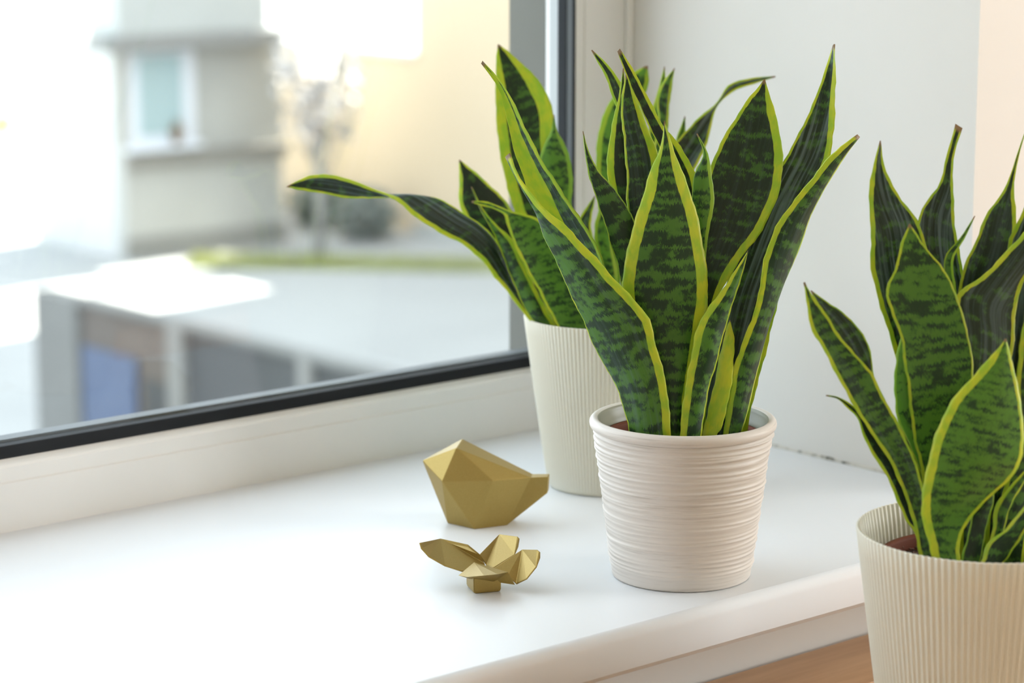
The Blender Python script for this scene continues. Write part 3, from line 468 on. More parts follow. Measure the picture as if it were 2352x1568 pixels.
tag(box('floor', XL-0.2, XR+0.2, YR-0.2, YI, ZF-0.1, ZF, MT['floorwood']), kind='structure')

# window sill board with a rounded front edge; its nose runs on past the recess in front of the wall
def sill():
    th, y0, r = 0.036, -0.545, 0.0085
    nose = [(y0+0.005, -th), (y0, -th+0.005)]
    for i in range(11):
        a = math.pi - i*math.pi/2/10
        nose.append((y0+r+r*math.cos(a), -r+r*math.sin(a)))
    XE = 0.07
    bm = bmesh.new()
    A = [bm.verts.new((WX0, y, z)) for y, z in nose]; Bv = [bm.verts.new((XE, y, z)) for y, z in nose]
    for k in range(len(nose)-1):
        bm.faces.new((A[k], Bv[k], Bv[k+1], A[k+1])).smooth = 1 < k+1
    def slab(z, flip, a, c):
        v = [bm.verts.new(p) for p in ((XE, YI, z), (0, YI, z), (0, 0, z), (WX0, 0, z))]
        f = [a, c] + v
        bm.faces.new(f[::-1] if flip else f); return v
    t = slab(0.0, False, A[-1], Bv[-1]); u = slab(-th, True, A[0], Bv[0])
    for k in range(3): bm.faces.new((t[k], u[k], u[k+1], t[k+1]))
    bm.faces.new([t[0]] + Bv[::-1] + [u[0]]); bm.faces.new([u[3]] + A + [t[3]])
    return bm_obj('trim_1', bm, MT['sill'])
s1 = sill()
tag(s1, 'glossy white windowsill board with a rounded front edge', kind='structure')
# sealant along the recess wall
pts = [(-0.0005, -0.001 - i*0.0147, 0.0005) for i in range(31)]
cb = tube('trim_2', pts, [0.0022 + 0.0010*math.sin(i*2.1)*math.sin(i*0.7) for i in range(31)], MT['caulk'], None, 6)
tag(cb, 'thin grubby sealant joint between windowsill and recess wall', kind='structure')

# window
w1 = bpy.data.objects.new('window_1', None); link(w1); tag(w1, 'white plastic window frame with dark rubber gaskets', kind='structure')
XJ = -0.0738
extrude_profile('bottom_rail', [(0.0, 0.0), (0.0, 0.042), (0.0015, 0.0435), (0.0015, 0.0555), (0.003, 0.0575), (0.013, 0.0635), (0.045, 0.0635), (0.045, 0.0)][::-1], 'x', WX0+0.0738, XJ, MT['frame'], w1)
box('bottom_gasket', WX0+0.0738, XJ, 0.0095, 0.022, 0.0600, 0.0725, MT['gasket'], w1, 0.001)
box('spacer_bar', WX0+0.0738, XJ, 0.024, 0.040, 0.060, 0.0745, MT['spacer'], w1)
for nm, xa, xb in (('side_jamb', XJ, 0.0), ('side_jamb', WX0, WX0+0.0738)):
    box(nm, xa, xb, 0.0, 0.045, 0.0, WZ1, MT['frame'], w1, 0.0012)
box('jamb_cover_strip', -0.0630, -0.0260, -0.0016, 0.0002, 0.0575, WZ1, MT['frame'], w1, 0.0006)
box('jamb_wall_strip', -0.0085, 0.0, -0.006, 0.0, 0.0, WZ1, MT['frame'], w1, 0.0015)
for nm, ya, yb, mt, pr in (('gasket', 0.0004, 0.0042, 'black', 0.0008), ('glazing_bead', 0.0042, 0.0128, 'spacer', 0.0004),
                           ('gasket', 0.0128, 0.0255, 'gasket', 0.0010), ('outer_bead', 0.0255, 0.0385, 'palegrey', 0.0006)):
    box(nm, XJ-pr, XJ+0.002, ya, yb, 0.060, WZ1-0.06, MT[mt], w1)
box('top_rail', WX0+0.0738, XJ, 0.0, 0.045, WZ1-0.065, WZ1, MT['frame'], w1)
box('glass_pane', WX0+0.07, XJ+0.001, 0.0135, 0.0175, 0.061, WZ1-0.06, MT['glass'], w1)
# outside reveal and metal ledge
tag(boxes('trim_3', [(XJ-0.0002, 0.0, 0.045, YO, -0.03, WZ1+0.02)], MT['outer']), 'grey outer window reveal beside the frame', kind='structure')
tag(extrude_profile('trim_4', [(0.045, -0.03), (0.045, 0.035), (0.20, 0.005), (0.20, -0.03)][::-1], 'x', WX0, -0.075, MT['spacer']), 'grey metal ledge outside the window', kind='structure')

# frame of the assumed, unseen window (behind and right of the viewer)
w2 = bpy.data.objects.new('assumed_window', None); link(w2); tag(w2, kind='structure')
for (a, b, c, d) in ((OW[0], OW[0]+0.05, OW[2], OW[3]), (OW[1]-0.05, OW[1], OW[2], OW[3]), (OW[0], OW[1], OW[2], OW[2]+0.05), (OW[0], OW[1], OW[3]-0.05, OW[3])):
    box('frame_bar', XR+0.02, XR+0.04, a, b, c, d, MT['frame'], w2)

# ------------------------------------------------------------------ wooden table below the sill
ZT = -0.105
tb = empty('wooden_table', (-0.12, -0.83, ZF), 'warm brown wooden plank table under the windowsill carrying a potted plant', 'table')
TX0, TX1 = -0.98, 0.98
for i in range(8):
    y1 = YI - 0.006 - i*0.0915 + 0.83
    bm = bmesh.new(); add_box(bm, TX0, TX1, y1-0.0905, y1, ZT-0.026-ZF, ZT-ZF)
    bmesh.ops.bevel(bm, geom=list(bm.edges), offset=0.0012, segments=1, affect='EDGES')
    bm_obj('plank', bm, MT['wood'], tb)
YB = YI - 0.006 + 0.83 - 8*0.0915
for (xx, yy) in ((TX0+0.04, 0.34), (TX1-0.10, 0.34), (TX0+0.04, YB+0.05), (TX1-0.10, YB+0.05)):
    box('leg', xx, xx+0.06, yy-0.03, yy+0.03, 0.0, ZT-0.026-ZF, MT['wood'], tb, 0.003)
for yy in (0.33, YB+0.04):
    box('apron', TX0+0.10, TX1-0.10, yy, yy+0.02, ZT-0.11-ZF, ZT-0.026-ZF, MT['wood'], tb)

# ------------------------------------------------------------------ snake plants
def catmull(P, n):
    P = np.asarray(P, float)
    Q = np.vstack([2*P[0]-P[1], P, 2*P[-1]-P[-2]])
    m = len(P)-1
    out = []
    for k in range(n):
        u = k/(n-1)*m
        i = min(int(u), m-1); t = u-i
        a, b, c, d = Q[i], Q[i+1], Q[i+2], Q[i+3]
        out.append(0.5*(2*b+(c-a)*t+(2*a-5*b+4*c-d)*t*t+(3*b-a-3*c+d)*t**3))
    return np.array(out)

def leaf(L, R, bulge, mL, mR, tone, yel, painted_sheen, bands, parent, rng):
    NS, NC = 54, 19
    l = catmull(L, NS)/1000.0; r = catmull(R, NS)/1000.0
    mid = (l+r)/2; ac = r-l; wid = np.linalg.norm(ac, axis=1)
    tan = np.gradient(mid, axis=0); tan /= np.linalg.norm(tan, axis=1)[:, None]+1e-9
    acn = ac/(wid[:, None]+1e-9)
    for i in range(NS):                    # steady direction where the blade pinches out
        if wid[i] < 0.0022 and i > 0: acn[i] = acn[i-1]
    nor = np.cross(acn, tan); nor /= np.linalg.norm(nor, axis=1)[:, None]+1e-9
    for _ in range(2):
        nor[1:-1] = (nor[:-2]+2*nor[1:-1]+nor[2:])/4
        nor /= np.linalg.norm(nor, axis=1)[:, None]+1e-9
    along = np.r_[0, np.cumsum(np.linalg.norm(np.diff(mid, axis=0), axis=1))]*1000
    # fine waviness of the two margins
    ph = rng.uniform(0, 6.28, 6)
    wl = 0.00035*(np.sin(along*0.21+ph[0])+0.7*np.sin(along*0.47+ph[1])); wr = 0.00035*(np.sin(along*0.19+ph[2])+0.7*np.sin(along*0.52+ph[3]))
    ss = np.linspace(-1, 1, NC); ss = np.sign(ss)*(1-(1-np.abs(ss))**1.15)
    V = np.zeros((2, NS, NC, 3)); ins = np.zeros((2, NS, NC)); acr = np.zeros((2, NS, NC)); alo = np.zeros((2, NS, NC)); tf = np.zeros((2, NS, NC))
    for i in range(NS):
        w = wid[i]; h = w/2
        fade = min(1.0, w/0.012)
        ml, mr = min(mL, 0.27*w*1000), min(mR, 0.27*w*1000)
        if mL > 12: ml = min(mL, 0.62*w*1000)
        if mR > 20: mr = min(mR, 0.95*w*1000)
        for j, s in enumerate(ss):
            p = mid[i]+acn[i]*h*s + nor[i]*bulge*w*(1-abs(s)**1.7)
            p = p + acn[i]*fade*(wl[i]*max(0, -s)**3 + wr[i]*max(0, s)**3) + nor[i]*fade*0.6*(wl[i]*max(0, -s)**3 - wr[i]*max(0, s)**3)
            th = (0.0022*(1-0.72*s*s)+0.0004)*min(1.0, 0.25+w/0.016)
            V[0, i, j] = p+nor[i]*th/2; V[1, i, j] = p-nor[i]*th/2
            ins[:, i, j] = min((s+1)*h*1000-ml, (1-s)*h*1000-mr)
            acr[:, i, j] = s*h*1000; alo[:, i, j] = along[i]; tf[:, i, j] = along[i]/along[-1]
    idx = lambda k, i, j: (k*NS+i)*NC+j
    F = []
    for i in range(NS-1):
        for j in range(NC-1):
            F.append((idx(0, i, j), idx(0, i, j+1), idx(0, i+1, j+1), idx(0, i+1, j)))
            F.append((idx(1, i, j), idx(1, i+1, j), idx(1, i+1, j+1), idx(1, i, j+1)))
        F.append((idx(0, i, 0), idx(0, i+1, 0), idx(1, i+1, 0), idx(1, i, 0)))
        F.append((idx(0, i, NC-1), idx(1, i, NC-1), idx(1, i+1, NC-1), idx(0, i+1, NC-1)))
    for j in range(NC-1):
        F.append((idx(0, NS-1, j), idx(0, NS-1, j+1), idx(1, NS-1, j+1), idx(1, NS-1, j)))
        F.append((idx(0, 0, j+1), idx(0, 0, j), idx(1, 0, j), idx(1, 0, j+1)))
    o = mesh_obj('leaf', V.reshape(-1, 3), F, MT['leaf'], parent, True)
    me = o.data
    for nm, arr in (('inside_mm', ins), ('across_mm', acr), ('along_mm', alo), ('tip_fraction', tf)):
        a = me.attributes.new(nm, 'FLOAT', 'POINT'); a.data.foreach_set('value', arr.reshape(-1).astype(np.float32))
    o['tone'] = float(tone); o['yellow'] = float(yel); o['painted_sheen'] = float(painted_sheen); o['bands'] = float(bands)
    return o

def lathe(name, prof, nseg, mats, parent, rfun=None, matidx=None, close=True):
    """prof: list of (r,z) from outer bottom up over the rim and down inside"""
    vs, fs = [], []
    for i, (r, z) in enumerate(prof):
        for k in range(nseg):
            a = 2*math.pi*k/nseg
            rr = r if rfun is None else rfun(i, r, z, a)
            vs.append((rr*math.cos(a), rr*math.sin(a), z))
    n = len(prof)
    mi = []
    for i in range(n-1):
        for k in range(nseg):
            fs.append((i*nseg+k, i*nseg+(k+1) % nseg, (i+1)*nseg+(k+1) % nseg, (i+1)*nseg+k)); mi.append(matidx[i] if matidx else 0)
    if close:
        fs.append(tuple(range(nseg-1, -1, -1))); mi.append(0)
        fs.append(tuple(range((n-1)*nseg, n*nseg))); mi.append(matidx[-1] if matidx else 0)
    o = mesh_obj(name, vs, fs, mats, parent, True)
    o.data.polygons.foreach_set('material_index', mi)
    return o

def ribbed_pot(parent, R, rb, H, nribs=118):
    per = 6; n = nribs*per
    A = R*0.0125
    rows = [(rb-0.004, 0.0, 0), (rb-0.0012, 0.0006, 0), (rb, 0.003, 0.3)]
    for i in range(1, 13):
        t = i/12; rows.append((rb+(R-rb)*(t**0.94), 0.003+(H-0.004)*t, 1))
    rows.append((R-0.0007, H, 1)); rows.append((R-0.0016, H-0.0004, 1))
    for i in range(11, 0, -1):
        t = i/12; rows.append((rb+(R-rb)*(t**0.94)-0.0024, 0.003+(H-0.004)*t, 1))
    rows.append((rb-0.004, 0.004, 0))
    prof = [(a, b) for a, b, c in rows]; amp = [c for a, b, c in rows]
    def rf(i, r, z, a): return r + amp[i]*A*(math.cos(nribs*a)*0.5+0.5-0.7)
    return lathe('planter', prof, n, [MT['cream_pot']], parent, rf)

def ridged_pot(parent, R, rb, H):
    rng = random.Random(5); n = 200
    rows = [(rb-0.004, 0.0, 0), (rb-0.0006, 0.0005, 0)]
    NR = 230
    for i in range(NR+1):
        t = i/NR; z = 0.0015+(H-0.011)*t
        rows.append((rb+(R-0.0035-rb)*t, z, 1))
    # rolled lip
    for i in range(9):
        a = -math.pi/2+i*math.pi/8
        rows.append((R-0.0045+0.0045*math.cos(a), H-0.0048+0.0048*math.sin(a), 0))
    rows += [(R-0.0065, H-0.0012, 2), (R-0.0078, H-0.004, 2), (R-0.0082, H-0.009, 2), (R-0.0100, H-0.0105, 2), (R-0.0108, H-0.016, 2),
             (R-0.014, H-0.05, 2), (rb-0.006, 0.006, 2)]
    prof = [(a, b) for a, b, c in rows]; flag = [c for a, b, c in rows]
    # ridge centres
    zs = []; z = 0.010
    while z < H-0.016:
        zs.append((z, rng.uniform(0.45, 1.25), rng.uniform(0, 6.28), rng.uniform(0.5, 1.4), rng.uniform(0, 6.28)))
        z += rng.uniform(0.0026, 0.0042)
    zs += [(H-0.0125, 1.9, 0, 0.2, 0), (H-0.017, 1.4, 1, 0.3, 1), (H-0.0215, 1.2, 2, 0.6, 0)]
    def rf(i, r, z, a):
        if flag[i] != 1: return r
        d = 0.0
        for (zc, am, p1, ti, p2) in zs:
            if abs(z-zc) > 0.006: continue
            zz = zc+0.0009*ti*math.sin(a+p1)+0.0004*math.sin(3*a+p2)
            u = (z-zz)/0.00135
            m = 0.70+0.45*math.sin(a*1.0+p2)*math.sin(2*a+p1)
            m = max(0.12, m)
            d += am*m*math.exp(-u*u*(1.0 if u < 0 else 2.2))
        return r+0.00115*min(d, 2.0)
    mi = [1 if f == 2 else 0 for f in flag]
    return lathe('planter', prof, n, [MT['ridged'], MT['ridged_in']], parent, rf, mi)

def soil_and_liner(parent, zs, rs, seed):
    rng = random.Random(seed)
    # thin brown nursery pot inside the planter
    lathe('nursery_pot', [(rs*0.72, zs-0.075), (rs+0.0012, zs+0.0045), (rs+0.0042, zs+0.006), (rs+0.0042, zs+0.0085), (rs+0.0012, zs+0.0085), (rs, zs+0.006), (rs-0.0015, zs-0.01)], 64, [MT['nursery']], parent, close=False)
    vs, fs = [(0, 0, zs+0.001)], []
    nr, na = 9, 48
    for i in range(1, nr+1):
        for k in range(na):
            a = 2*math.pi*k/na; r = rs*i/nr*0.995
            vs.append((r*math.cos(a), r*math.sin(a), zs+rng.uniform(-0.0022, 0.0022)-(0.003 if i == nr else 0)))
    for k in range(na): fs.append((0, 1+k, 1+(k+1) % na))
    for i in range(nr-1):
        for k in range(na): fs.append((1+i*na+k, 1+(i+1)*na+k, 1+(i+1)*na+(k+1) % na, 1+i*na+(k+1) % na))
    so = mesh_obj('soil', vs, fs, MT['soil'], parent)
    # loose bark crumbs: too many and too small to pick apart
    bm = bmesh.new()
    for _ in range(420):
        a = rng.uniform(0, 6.283); r = rs*0.95*math.sqrt(rng.random()); s = rng.uniform(0.0008, 0.0026)
        m = Matrix.Translation((r*math.cos(a), r*math.sin(a), zs+s*0.5)) @ Matrix.Rotation(rng.uniform(0, 3), 4, 'Z') @ Matrix.Rotation(rng.uniform(-.6, .6), 4, 'X') @ Matrix.Diagonal((s*1.6, s, s*0.7, 1))
        bmesh.ops.create_cube(bm, size=1.0, matrix=m)
    ch = bm_obj('bark_crumbs', bm, MT['chip'], parent); ch['kind'] = 'stuff'
    for q in range(7):
        a = rng.uniform(0, 6.283); r = rs*rng.uniform(0.55, 0.97)
        p = Vector((r*math.cos(a), r*math.sin(a), zs)); d = Vector((rng.uniform(-1, 1), rng.uniform(-1, 1), 1.1)).normalized()
        pts = []
        for k in range(7):
            pts.append(tuple(p)); d = (d+Vector((rng.uniform(-.5, .5), rng.uniform(-.5, .5), rng.uniform(-.55, .2)))).normalized(); p = p+d*0.0032
        tube('root_hair', pts, 0.00022, MT['root'], parent, 5)

def snake_plant(loc, label, kind, R, rb, H, zs, rs, leaves, seed):
    t = empty('potted_snake_plant', loc, label, 'potted plant', 'potted snake plants by the window')
    (ridged_pot if kind == 'ridged' else ribbed_pot)(t, R, rb, H)
    soil_and_liner(t, zs, rs, seed)
    rng = np.random.RandomState(seed)
    for (L, Rr, bul, mL, mR, tone, yel, painted_sheen, bands) in leaves:
        leaf(L, Rr, bul, mL, mR, tone, yel, painted_sheen, bands, t, rng)
    return t

snake_plant((-0.3786, -0.4635, 0.0), 'snake plant in the whitish pot with horizontal ridges, standing on the windowsill', 'ridged', 0.0742, 0.0555, 0.1290, 0.1070, 0.0575, MID_LEAVES, 11)
snake_plant((-0.2251, -0.2081, 0.0), 'snake plant in a cream ribbed pot near the window, one leaf stretching far left', 'ribbed', 0.0738, 0.0518, 0.1571, 0.1351, 0.0560, BACK_LEAVES, 23)
snake_plant((-0.3411, -0.7364, -0.105), 'snake plant in the large cream ribbed pot on the wooden table', 'ribbed', 0.0918, 0.0650, 0.1914, 0.1614, 0.0710, RIGHT_LEAVES, 37)

# ------------------------------------------------------------------ faceted gold bird
def bird():
    N = dict(beak=(-48.2, 0, 52.2), head=(-15.9, 17, 68.4), cheek=(-26.9, 26.5, 40.9), mid=(17.2, 28.5, 43.6), back=(46.9, 6.5, 41.8), tt=(61.8, 5.5, 42.6), tb=(61.1, 5.5, 28.2),
             bl=(-24.7, 10.7, 0), bm=(1.2, 27.5, 0), br=(26.8, 11.2, 0))
    vs, ix = [], {}
    for k, (x, y, z) in N.items():
        for sd in ((-1, 1) if y else (1,)):
            ix[(k, sd)] = len(vs); vs.append((x/1000, sd*y/1000, z/1000))
    ix[('beak', -1)] = ix[('beak', 1)]
    fs = []
    for s in (-1, 1):
        g = lambda *n: tuple(ix[(q, s)] for q in n)
        for f in (('beak', 'cheek', 'head'), ('head', 'cheek', 'mid'), ('head', 'mid', 'back'), ('beak', 'bl', 'cheek'), ('cheek', 'bl', 'bm'), ('cheek', 'bm', 'mid'),
                  ('mid', 'bm', 'br', 'back'), ('back', 'br', 'tb'), ('back', 'tb', 'tt')):
            fs.append(g(*f))
    q = lambda a, b: (ix[(a, -1)], ix[(a, 1)], ix[(b, 1)], ix[(b, -1)])
    fs += [(ix[('beak', 1)], ix[('head', 1)], ix[('head', -1)]), q('head', 'back'), q('back', 'tt'), q('tt', 'tb'), q('tb', 'br'), (ix[('beak', 1)], ix[('bl', -1)], ix[('bl', 1)])]
    fs.append((ix[('bl', -1)], ix[('bl', 1)], ix[('bm', 1)], ix[('br', 1)], ix[('br', -1)], ix[('bm', -1)]))
    bm = bmesh.new(); bv = [bm.verts.new(v) for v in vs]
    for f in fs: bm.faces.new([bv[i] for i in f])
    bmesh.ops.recalc_face_normals(bm, faces=bm.faces)
    bmesh.ops.dissolve_limit(bm, angle_limit=0.005, verts=bm.verts, edges=bm.edges)
    bmesh.ops.bevel(bm, geom=list(bm.edges), offset=0.0006, segments=2, affect='EDGES', profile=0.5)
    return bm_obj('bird_figurine', bm, MT['gold'])
b = bird()
b.location = (-0.3977, -0.2332, 0.0); b.rotation_euler = (0, 0, math.radians(-48.35))
tag(b, 'matte gold faceted bird figurine standing on the white sill behind the flower dish', 'figurine')

# ------------------------------------------------------------------ gold flower-shaped holder with four creased petals
fl = empty('flower_holder', (-0.5267, -0.3937, 0.0), 'gold four-petal flower holder on a small foot, in front of the bird figurine', 'candle holder', None, math.radians(-40.85))
FV = {'A': (-50.0, 1.1, 37.2), 'A1': (-48.7, 0.2, 32.8), 'A2': (-42.8, -1.9, 26.7), 'A3': (-30.2, -5.2, 20.3), 'F': (-17.2, -7.0, 16.5), 'T': (-34.7, 36.5, 30.6), 'C': (-12.7, 27.9, 28.3), 'D': (-2.8, 12.9, 24.3), 'E': (0.9, 12.3, 16.3), 'bD': (-3.5, 13.8, 24.1), 'bT': (12.1, 49.7, 30.6), 'bO': (26.7, 31.0, 33.9), 'bO1': (28.1, 29.8, 32.8), 'bO2': (27.0, 24.7, 27.4), 'bO3': (24.3, 17.6, 22.6), 'bE2': (8.5, 5.1, 15.9), 'bE': (2.0, 12.3, 16.0), 'rI': (8.9, 4.2, 16.2), 'rT': (30.5, 21.3, 25.9), 'rO': (42.0, 0.1, 31.8), 'rO1': (44.0, -2.2, 30.7), 'rO2': (44.0, -5.0, 26.9), 'rO3': (41.2, -9.3, 20.4), 'rO4': (33.7, -13.0, 11.9), 'rB': (25.6, -6.0, 5.7), 'rJ': (19.1, -2.8, 11.8), 'fG': (-19.0, -19.2, 16.6), 'fG1': (-11.8, -28.1, 18.1), 'fM': (0.4, -31.7, 20.2), 'fM1': (10.8, -27.7, 20.1), 'fK': (18.8, -10.0, 16.7), 'fT': (-7.6, 7.8, 19.0), 'fB': (24.3, -7.0, 6.0), 'fb1': (-10.4, -7.1, 10.9), 'fb2': (8.3, -7.5, 8.6),
      'c': (0.0, 0.0, 14.5)}
def plate(name, polys, parent, th=0.0013):
    names = []
    for p in polys:
        for q in p:
            if q not in names: names.append(q)
    bm = bmesh.new()
    bv = {q: bm.verts.new([v/1000 for v in FV[q]]) for q in names}
    for p in polys: bm.faces.new([bv[q] for q in p])
    o = bm_obj(name, bm, MT['gold'], parent)
    m = o.modifiers.new('thickness', 'SOLIDIFY'); m.thickness = th; m.offset = 0.0
    e = o.modifiers.new('edge', 'BEVEL'); e.width = 0.0004; e.segments = 2; e.limit_method = 'ANGLE'; e.angle_limit = 0.5
    return o
# each petal: two facets meeting in a crease
plate('petal', [('T', 'A', 'A1'), ('T', 'A1', 'A2'), ('T', 'A2', 'A3'), ('T', 'A3', 'E'), ('A3', 'F', 'E'), ('F', 'c', 'E'), ('T', 'E', 'D', 'C')], fl)
plate('petal', [('bT', 'bD', 'bE'), ('bT', 'bE', 'bE2', 'bO3'), ('bT', 'bO3', 'bO2', 'bO1', 'bO'), ('bE', 'c', 'bE2')], fl)
plate('petal', [('rT', 'rB', 'rO4', 'rO3'), ('rT', 'rO3', 'rO2', 'rO1', 'rO'), ('rT', 'rI', 'rJ', 'rB'), ('rI', 'c', 'rJ')], fl)
plate('petal', [('fT', 'fG', 'fG1', 'fM'), ('fT', 'fM', 'fM1', 'fK'), ('fG', 'fb1', 'fb2', 'fG1'), ('fG1', 'fb2', 'fM'), ('fM', 'fb2', 'fM1'), ('fM1', 'fb2', 'fB', 'fK')], fl)
def foot(parent):
    bm = bmesh.new(); rings = []
    for (r, z) in ((0.0142, 0.0), (0.0156, 0.0014), (0.0158, 0.0128), (0.0130, 0.0150)):
        rings.append([bm.verts.new((r*math.cos(math.radians(286+45+k*90)), r*math.sin(math.radians(286+45+k*90)), z)) for k in range(4)])
    for a, b_ in zip(rings[:-1], rings[1:]):
        for k in range(4): bm.faces.new((a[k], a[(k+1) % 4], b_[(k+1) % 4], b_[k]))
    bm.faces.new(rings[0][::-1]); bm.faces.new(rings[-1])
    bmesh.ops.bevel(bm, geom=[e for e in bm.edges], offset=0.0006, segments=2, affect='EDGES')
    return bm_obj('foot', bm, MT['gold'], parent)
foot(fl)

# ------------------------------------------------------------------ outdoors
ZG = -4.43
MT['ground'] = plain('pale_paving', (0.292, 0.298, 0.292), 0.9, 0.10, 0.8)
MT['greywall'] = plain('grey_stucco', (0.370, 0.370, 0.342), 0.9, 0.10, 1.5)
MT['whitewall'] = plain('white_stucco', (0.499, 0.499, 0.487), 0.9, 0.05, 1.5)
MT['roof'] = plain('grey_roofing', (0.397, 0.417, 0.408), 0.8, 0.08, 2)
MT['fascia'] = plain('grey_fascia', (0.216, 0.222, 0.216), 0.7, 0.08, 2)
MT['ledge'] = plain('stone_ledge', (0.196, 0.191, 0.170), 0.8, 0.1, 2)
MT['base_band'] = plain('painted_base_shadow', (0.205, 0.205, 0.187), 0.9, 0.15, 2)  # darker colour paints the shade along the foot of the house
MT['cream_wall'] = plain('cream_stucco', (0.531, 0.424, 0.288), 0.9, 0.05, 0.6)
MT['pane'] = plain('pale_blue_glass', (0.316, 0.423, 0.439), 0.15, 0.1, 1)
MT['pvc'] = plain('white_window_plastic', (0.632, 0.658, 0.697), 0.5, 0.02, 2)
MT['brown'] = plain('brown_clay', (0.146, 0.099, 0.052), 0.7, 0.2, 9)
MT['concrete'] = plain('concrete', (0.148, 0.148, 0.139), 0.9, 0.15, 3)
MT['paleconcrete'] = plain('pale_concrete', (0.208, 0.203, 0.187), 0.9, 0.1, 3)
MT['blue'] = plain('blue_sheet', (0.053, 0.080, 0.145), 0.6, 0.15, 2)
MT['slate'] = plain('slate_panel', (0.040, 0.043, 0.045), 0.7, 0.25, 2)
MT['taupe'] = plain('taupe_board', (0.106, 0.088, 0.075), 0.8, 0.2, 3)
MT['grass'] = plain('dry_grass', (0.328, 0.346, 0.127), 0.9, 0.3, 3)
MT['shrub'] = plain('grey_green_foliage', (0.153, 0.176, 0.153), 0.8, 0.3, 3)
MT['palebark'] = plain('pale_bark', (0.286, 0.276, 0.260), 0.8, 0.2, 4)
MT['palereflection'] = plain('pale_glass_reflection', (0.374, 0.364, 0.354), 0.8, 0.1, 4)

g = mesh_obj('ground', [(-150, 0.5, ZG), (260, 0.5, ZG), (260, 400, ZG), (-150, 400, ZG)], [(0, 1, 2, 3)], MT['ground'])
tag(g, 'pale paved yard outside the window', kind='structure')

# house with one window
hs = empty('house', (14.98, 24.75, ZG), 'small grey house with one white window across the yard', 'house')
H1 = 2.66
box('front_wall', 0, 2.35, 0, 0.25, 0.0, H1, MT['greywall'], hs)
box('side_wall', 0.0, 0.25, 0.25, 2.2, 0, H1, MT['whitewall'], hs)
box('side_wall', 2.10, 2.35, 0.25, 2.2, 0, H1, MT['greywall'], hs)
box('rear_wall', 0.25, 2.10, 1.95, 2.2, 0, H1, MT['greywall'], hs)
box('base_band', -0.03, 2.38, -0.05, 0.0, 0.0, 0.26, MT['base_band'], hs)  # dark strip added for the shadow at the wall base
box('ledge', -0.02, 2.4, -0.10, 0.0, 1.13, 1.30, MT['ledge'], hs, 0.01)
box('canopy', -0.50, 2.15, -0.42, 0.02, H1-0.06, H1+0.13, MT['fascia'], hs, 0.02)
box('upper_wall', -0.30, 1.9, -0.38, 0.3, H1+0.13, H1+1.5, MT['roof'], hs)
box('parapet', -0.36, 1.96, -0.44, 0.36, H1+1.5, H1+1.62, MT['fascia'], hs, 0.01)
wn = box('window', 0.04, 1.02, -0.04, -0.005, 1.39, 2.56, MT['pvc'], hs, 0.01)
box('pane', 0.19, 0.82, -0.055, -0.035, 1.52, 2.50, MT['pane'], wn)
box('shutter', -0.13, 0.03, -0.06, -0.02, 1.42, 2.56, MT['greywall'], hs, 0.01)
box('window_ledge', 0.0, 1.06, -0.14, 0.0, 1.34, 1.40, MT['pvc'], hs)
# clay pot on the house's window ledge
pt = lathe('flowerpot', [(0.07, 0.0), (0.105, 0.10), (0.12, 0.20), (0.13, 0.21), (0.125, 0.24), (0.09, 0.245), (0.07, 0.30), (0.02, 0.36)], 20, [MT['brown']], None)
pt.location = (14.98+0.70, 24.75-0.09, ZG+1.40); pt.scale = (0.75, 0.45, 0.8)
tag(pt, 'small brown clay pot on the ledge of the grey house window', 'flowerpot')

# cream building, height added unseen to block the sun, with its lower garden wall
cb1 = empty('raised_cream_building', (19.02, 4.0, ZG), 'cream building at the right beyond the yard, unseen height added to block sun', 'building')
box('wall', 0, 12, 0, 18.5, 0.0, 32.0, MT['cream_wall'], cb1)
box('annex', 0, 6, 18.5, 20.1, 0.0, 3.5, MT['cream_wall'], cb1)
box('base_band', -0.06, 0.0, 0, 20.1, 0.0, 0.18, MT['greywall'], cb1)
cw = empty('garden_wall', (19.02, 24.1, ZG), 'low cream garden wall joined to the cream building', 'wall')
box('wall_body', 0, 0.3, 0.0, 5.0, 0.0, 2.32, MT['cream_wall'], cw)
box('coping', -0.05, 0.35, 0.0, 5.05, 2.32, 2.40, MT['whitewall'], cw, 0.01)

# boundary fence running out from the building
fn = empty('boundary_fence', (7.66, 9.6, ZG), 'grey panel fence with concrete posts and a blue sheet, below the window', 'fence')
FH = 1.83
for (ya, yb, mt) in ((13.76, 14.34, 'concrete'), (12.40, 12.58, 'paleconcrete'), (10.95, 11.07, 'paleconcrete'), (9.50, 9.62, 'paleconcrete'), (8.0, 8.12, 'paleconcrete')):
    box('post', -0.06, 0.10, ya-9.6, yb-9.6, 0, FH, MT[mt], fn, 0.008)
for (ya, yb, mt) in ((12.98, 13.76, 'taupe'), (12.58, 12.98, 'taupe'), (11.07, 12.40, 'slate'), (9.62, 10.95, 'slate'), (8.12, 9.50, 'slate'), (6.6, 8.0, 'slate')):
    box('panel', 0.0, 0.05, ya-9.6, yb-9.6, 0.05, FH-0.03, MT[mt], fn)
box('blue_sheet', -0.03, 0.0, 13.03-9.6, 13.74-9.6, 0.1, FH-0.33, MT['blue'], fn, 0.01)
box('blue_sheet', -0.02, 0.0, 12.60-9.6, 12.93-9.6, 0.1, FH-0.45, MT['slate'], fn, 0.005)
box('coping', -0.05, 0.09, 6.6-9.6, 13.76-9.6, FH-0.03, FH+0.01, MT['concrete'], fn)

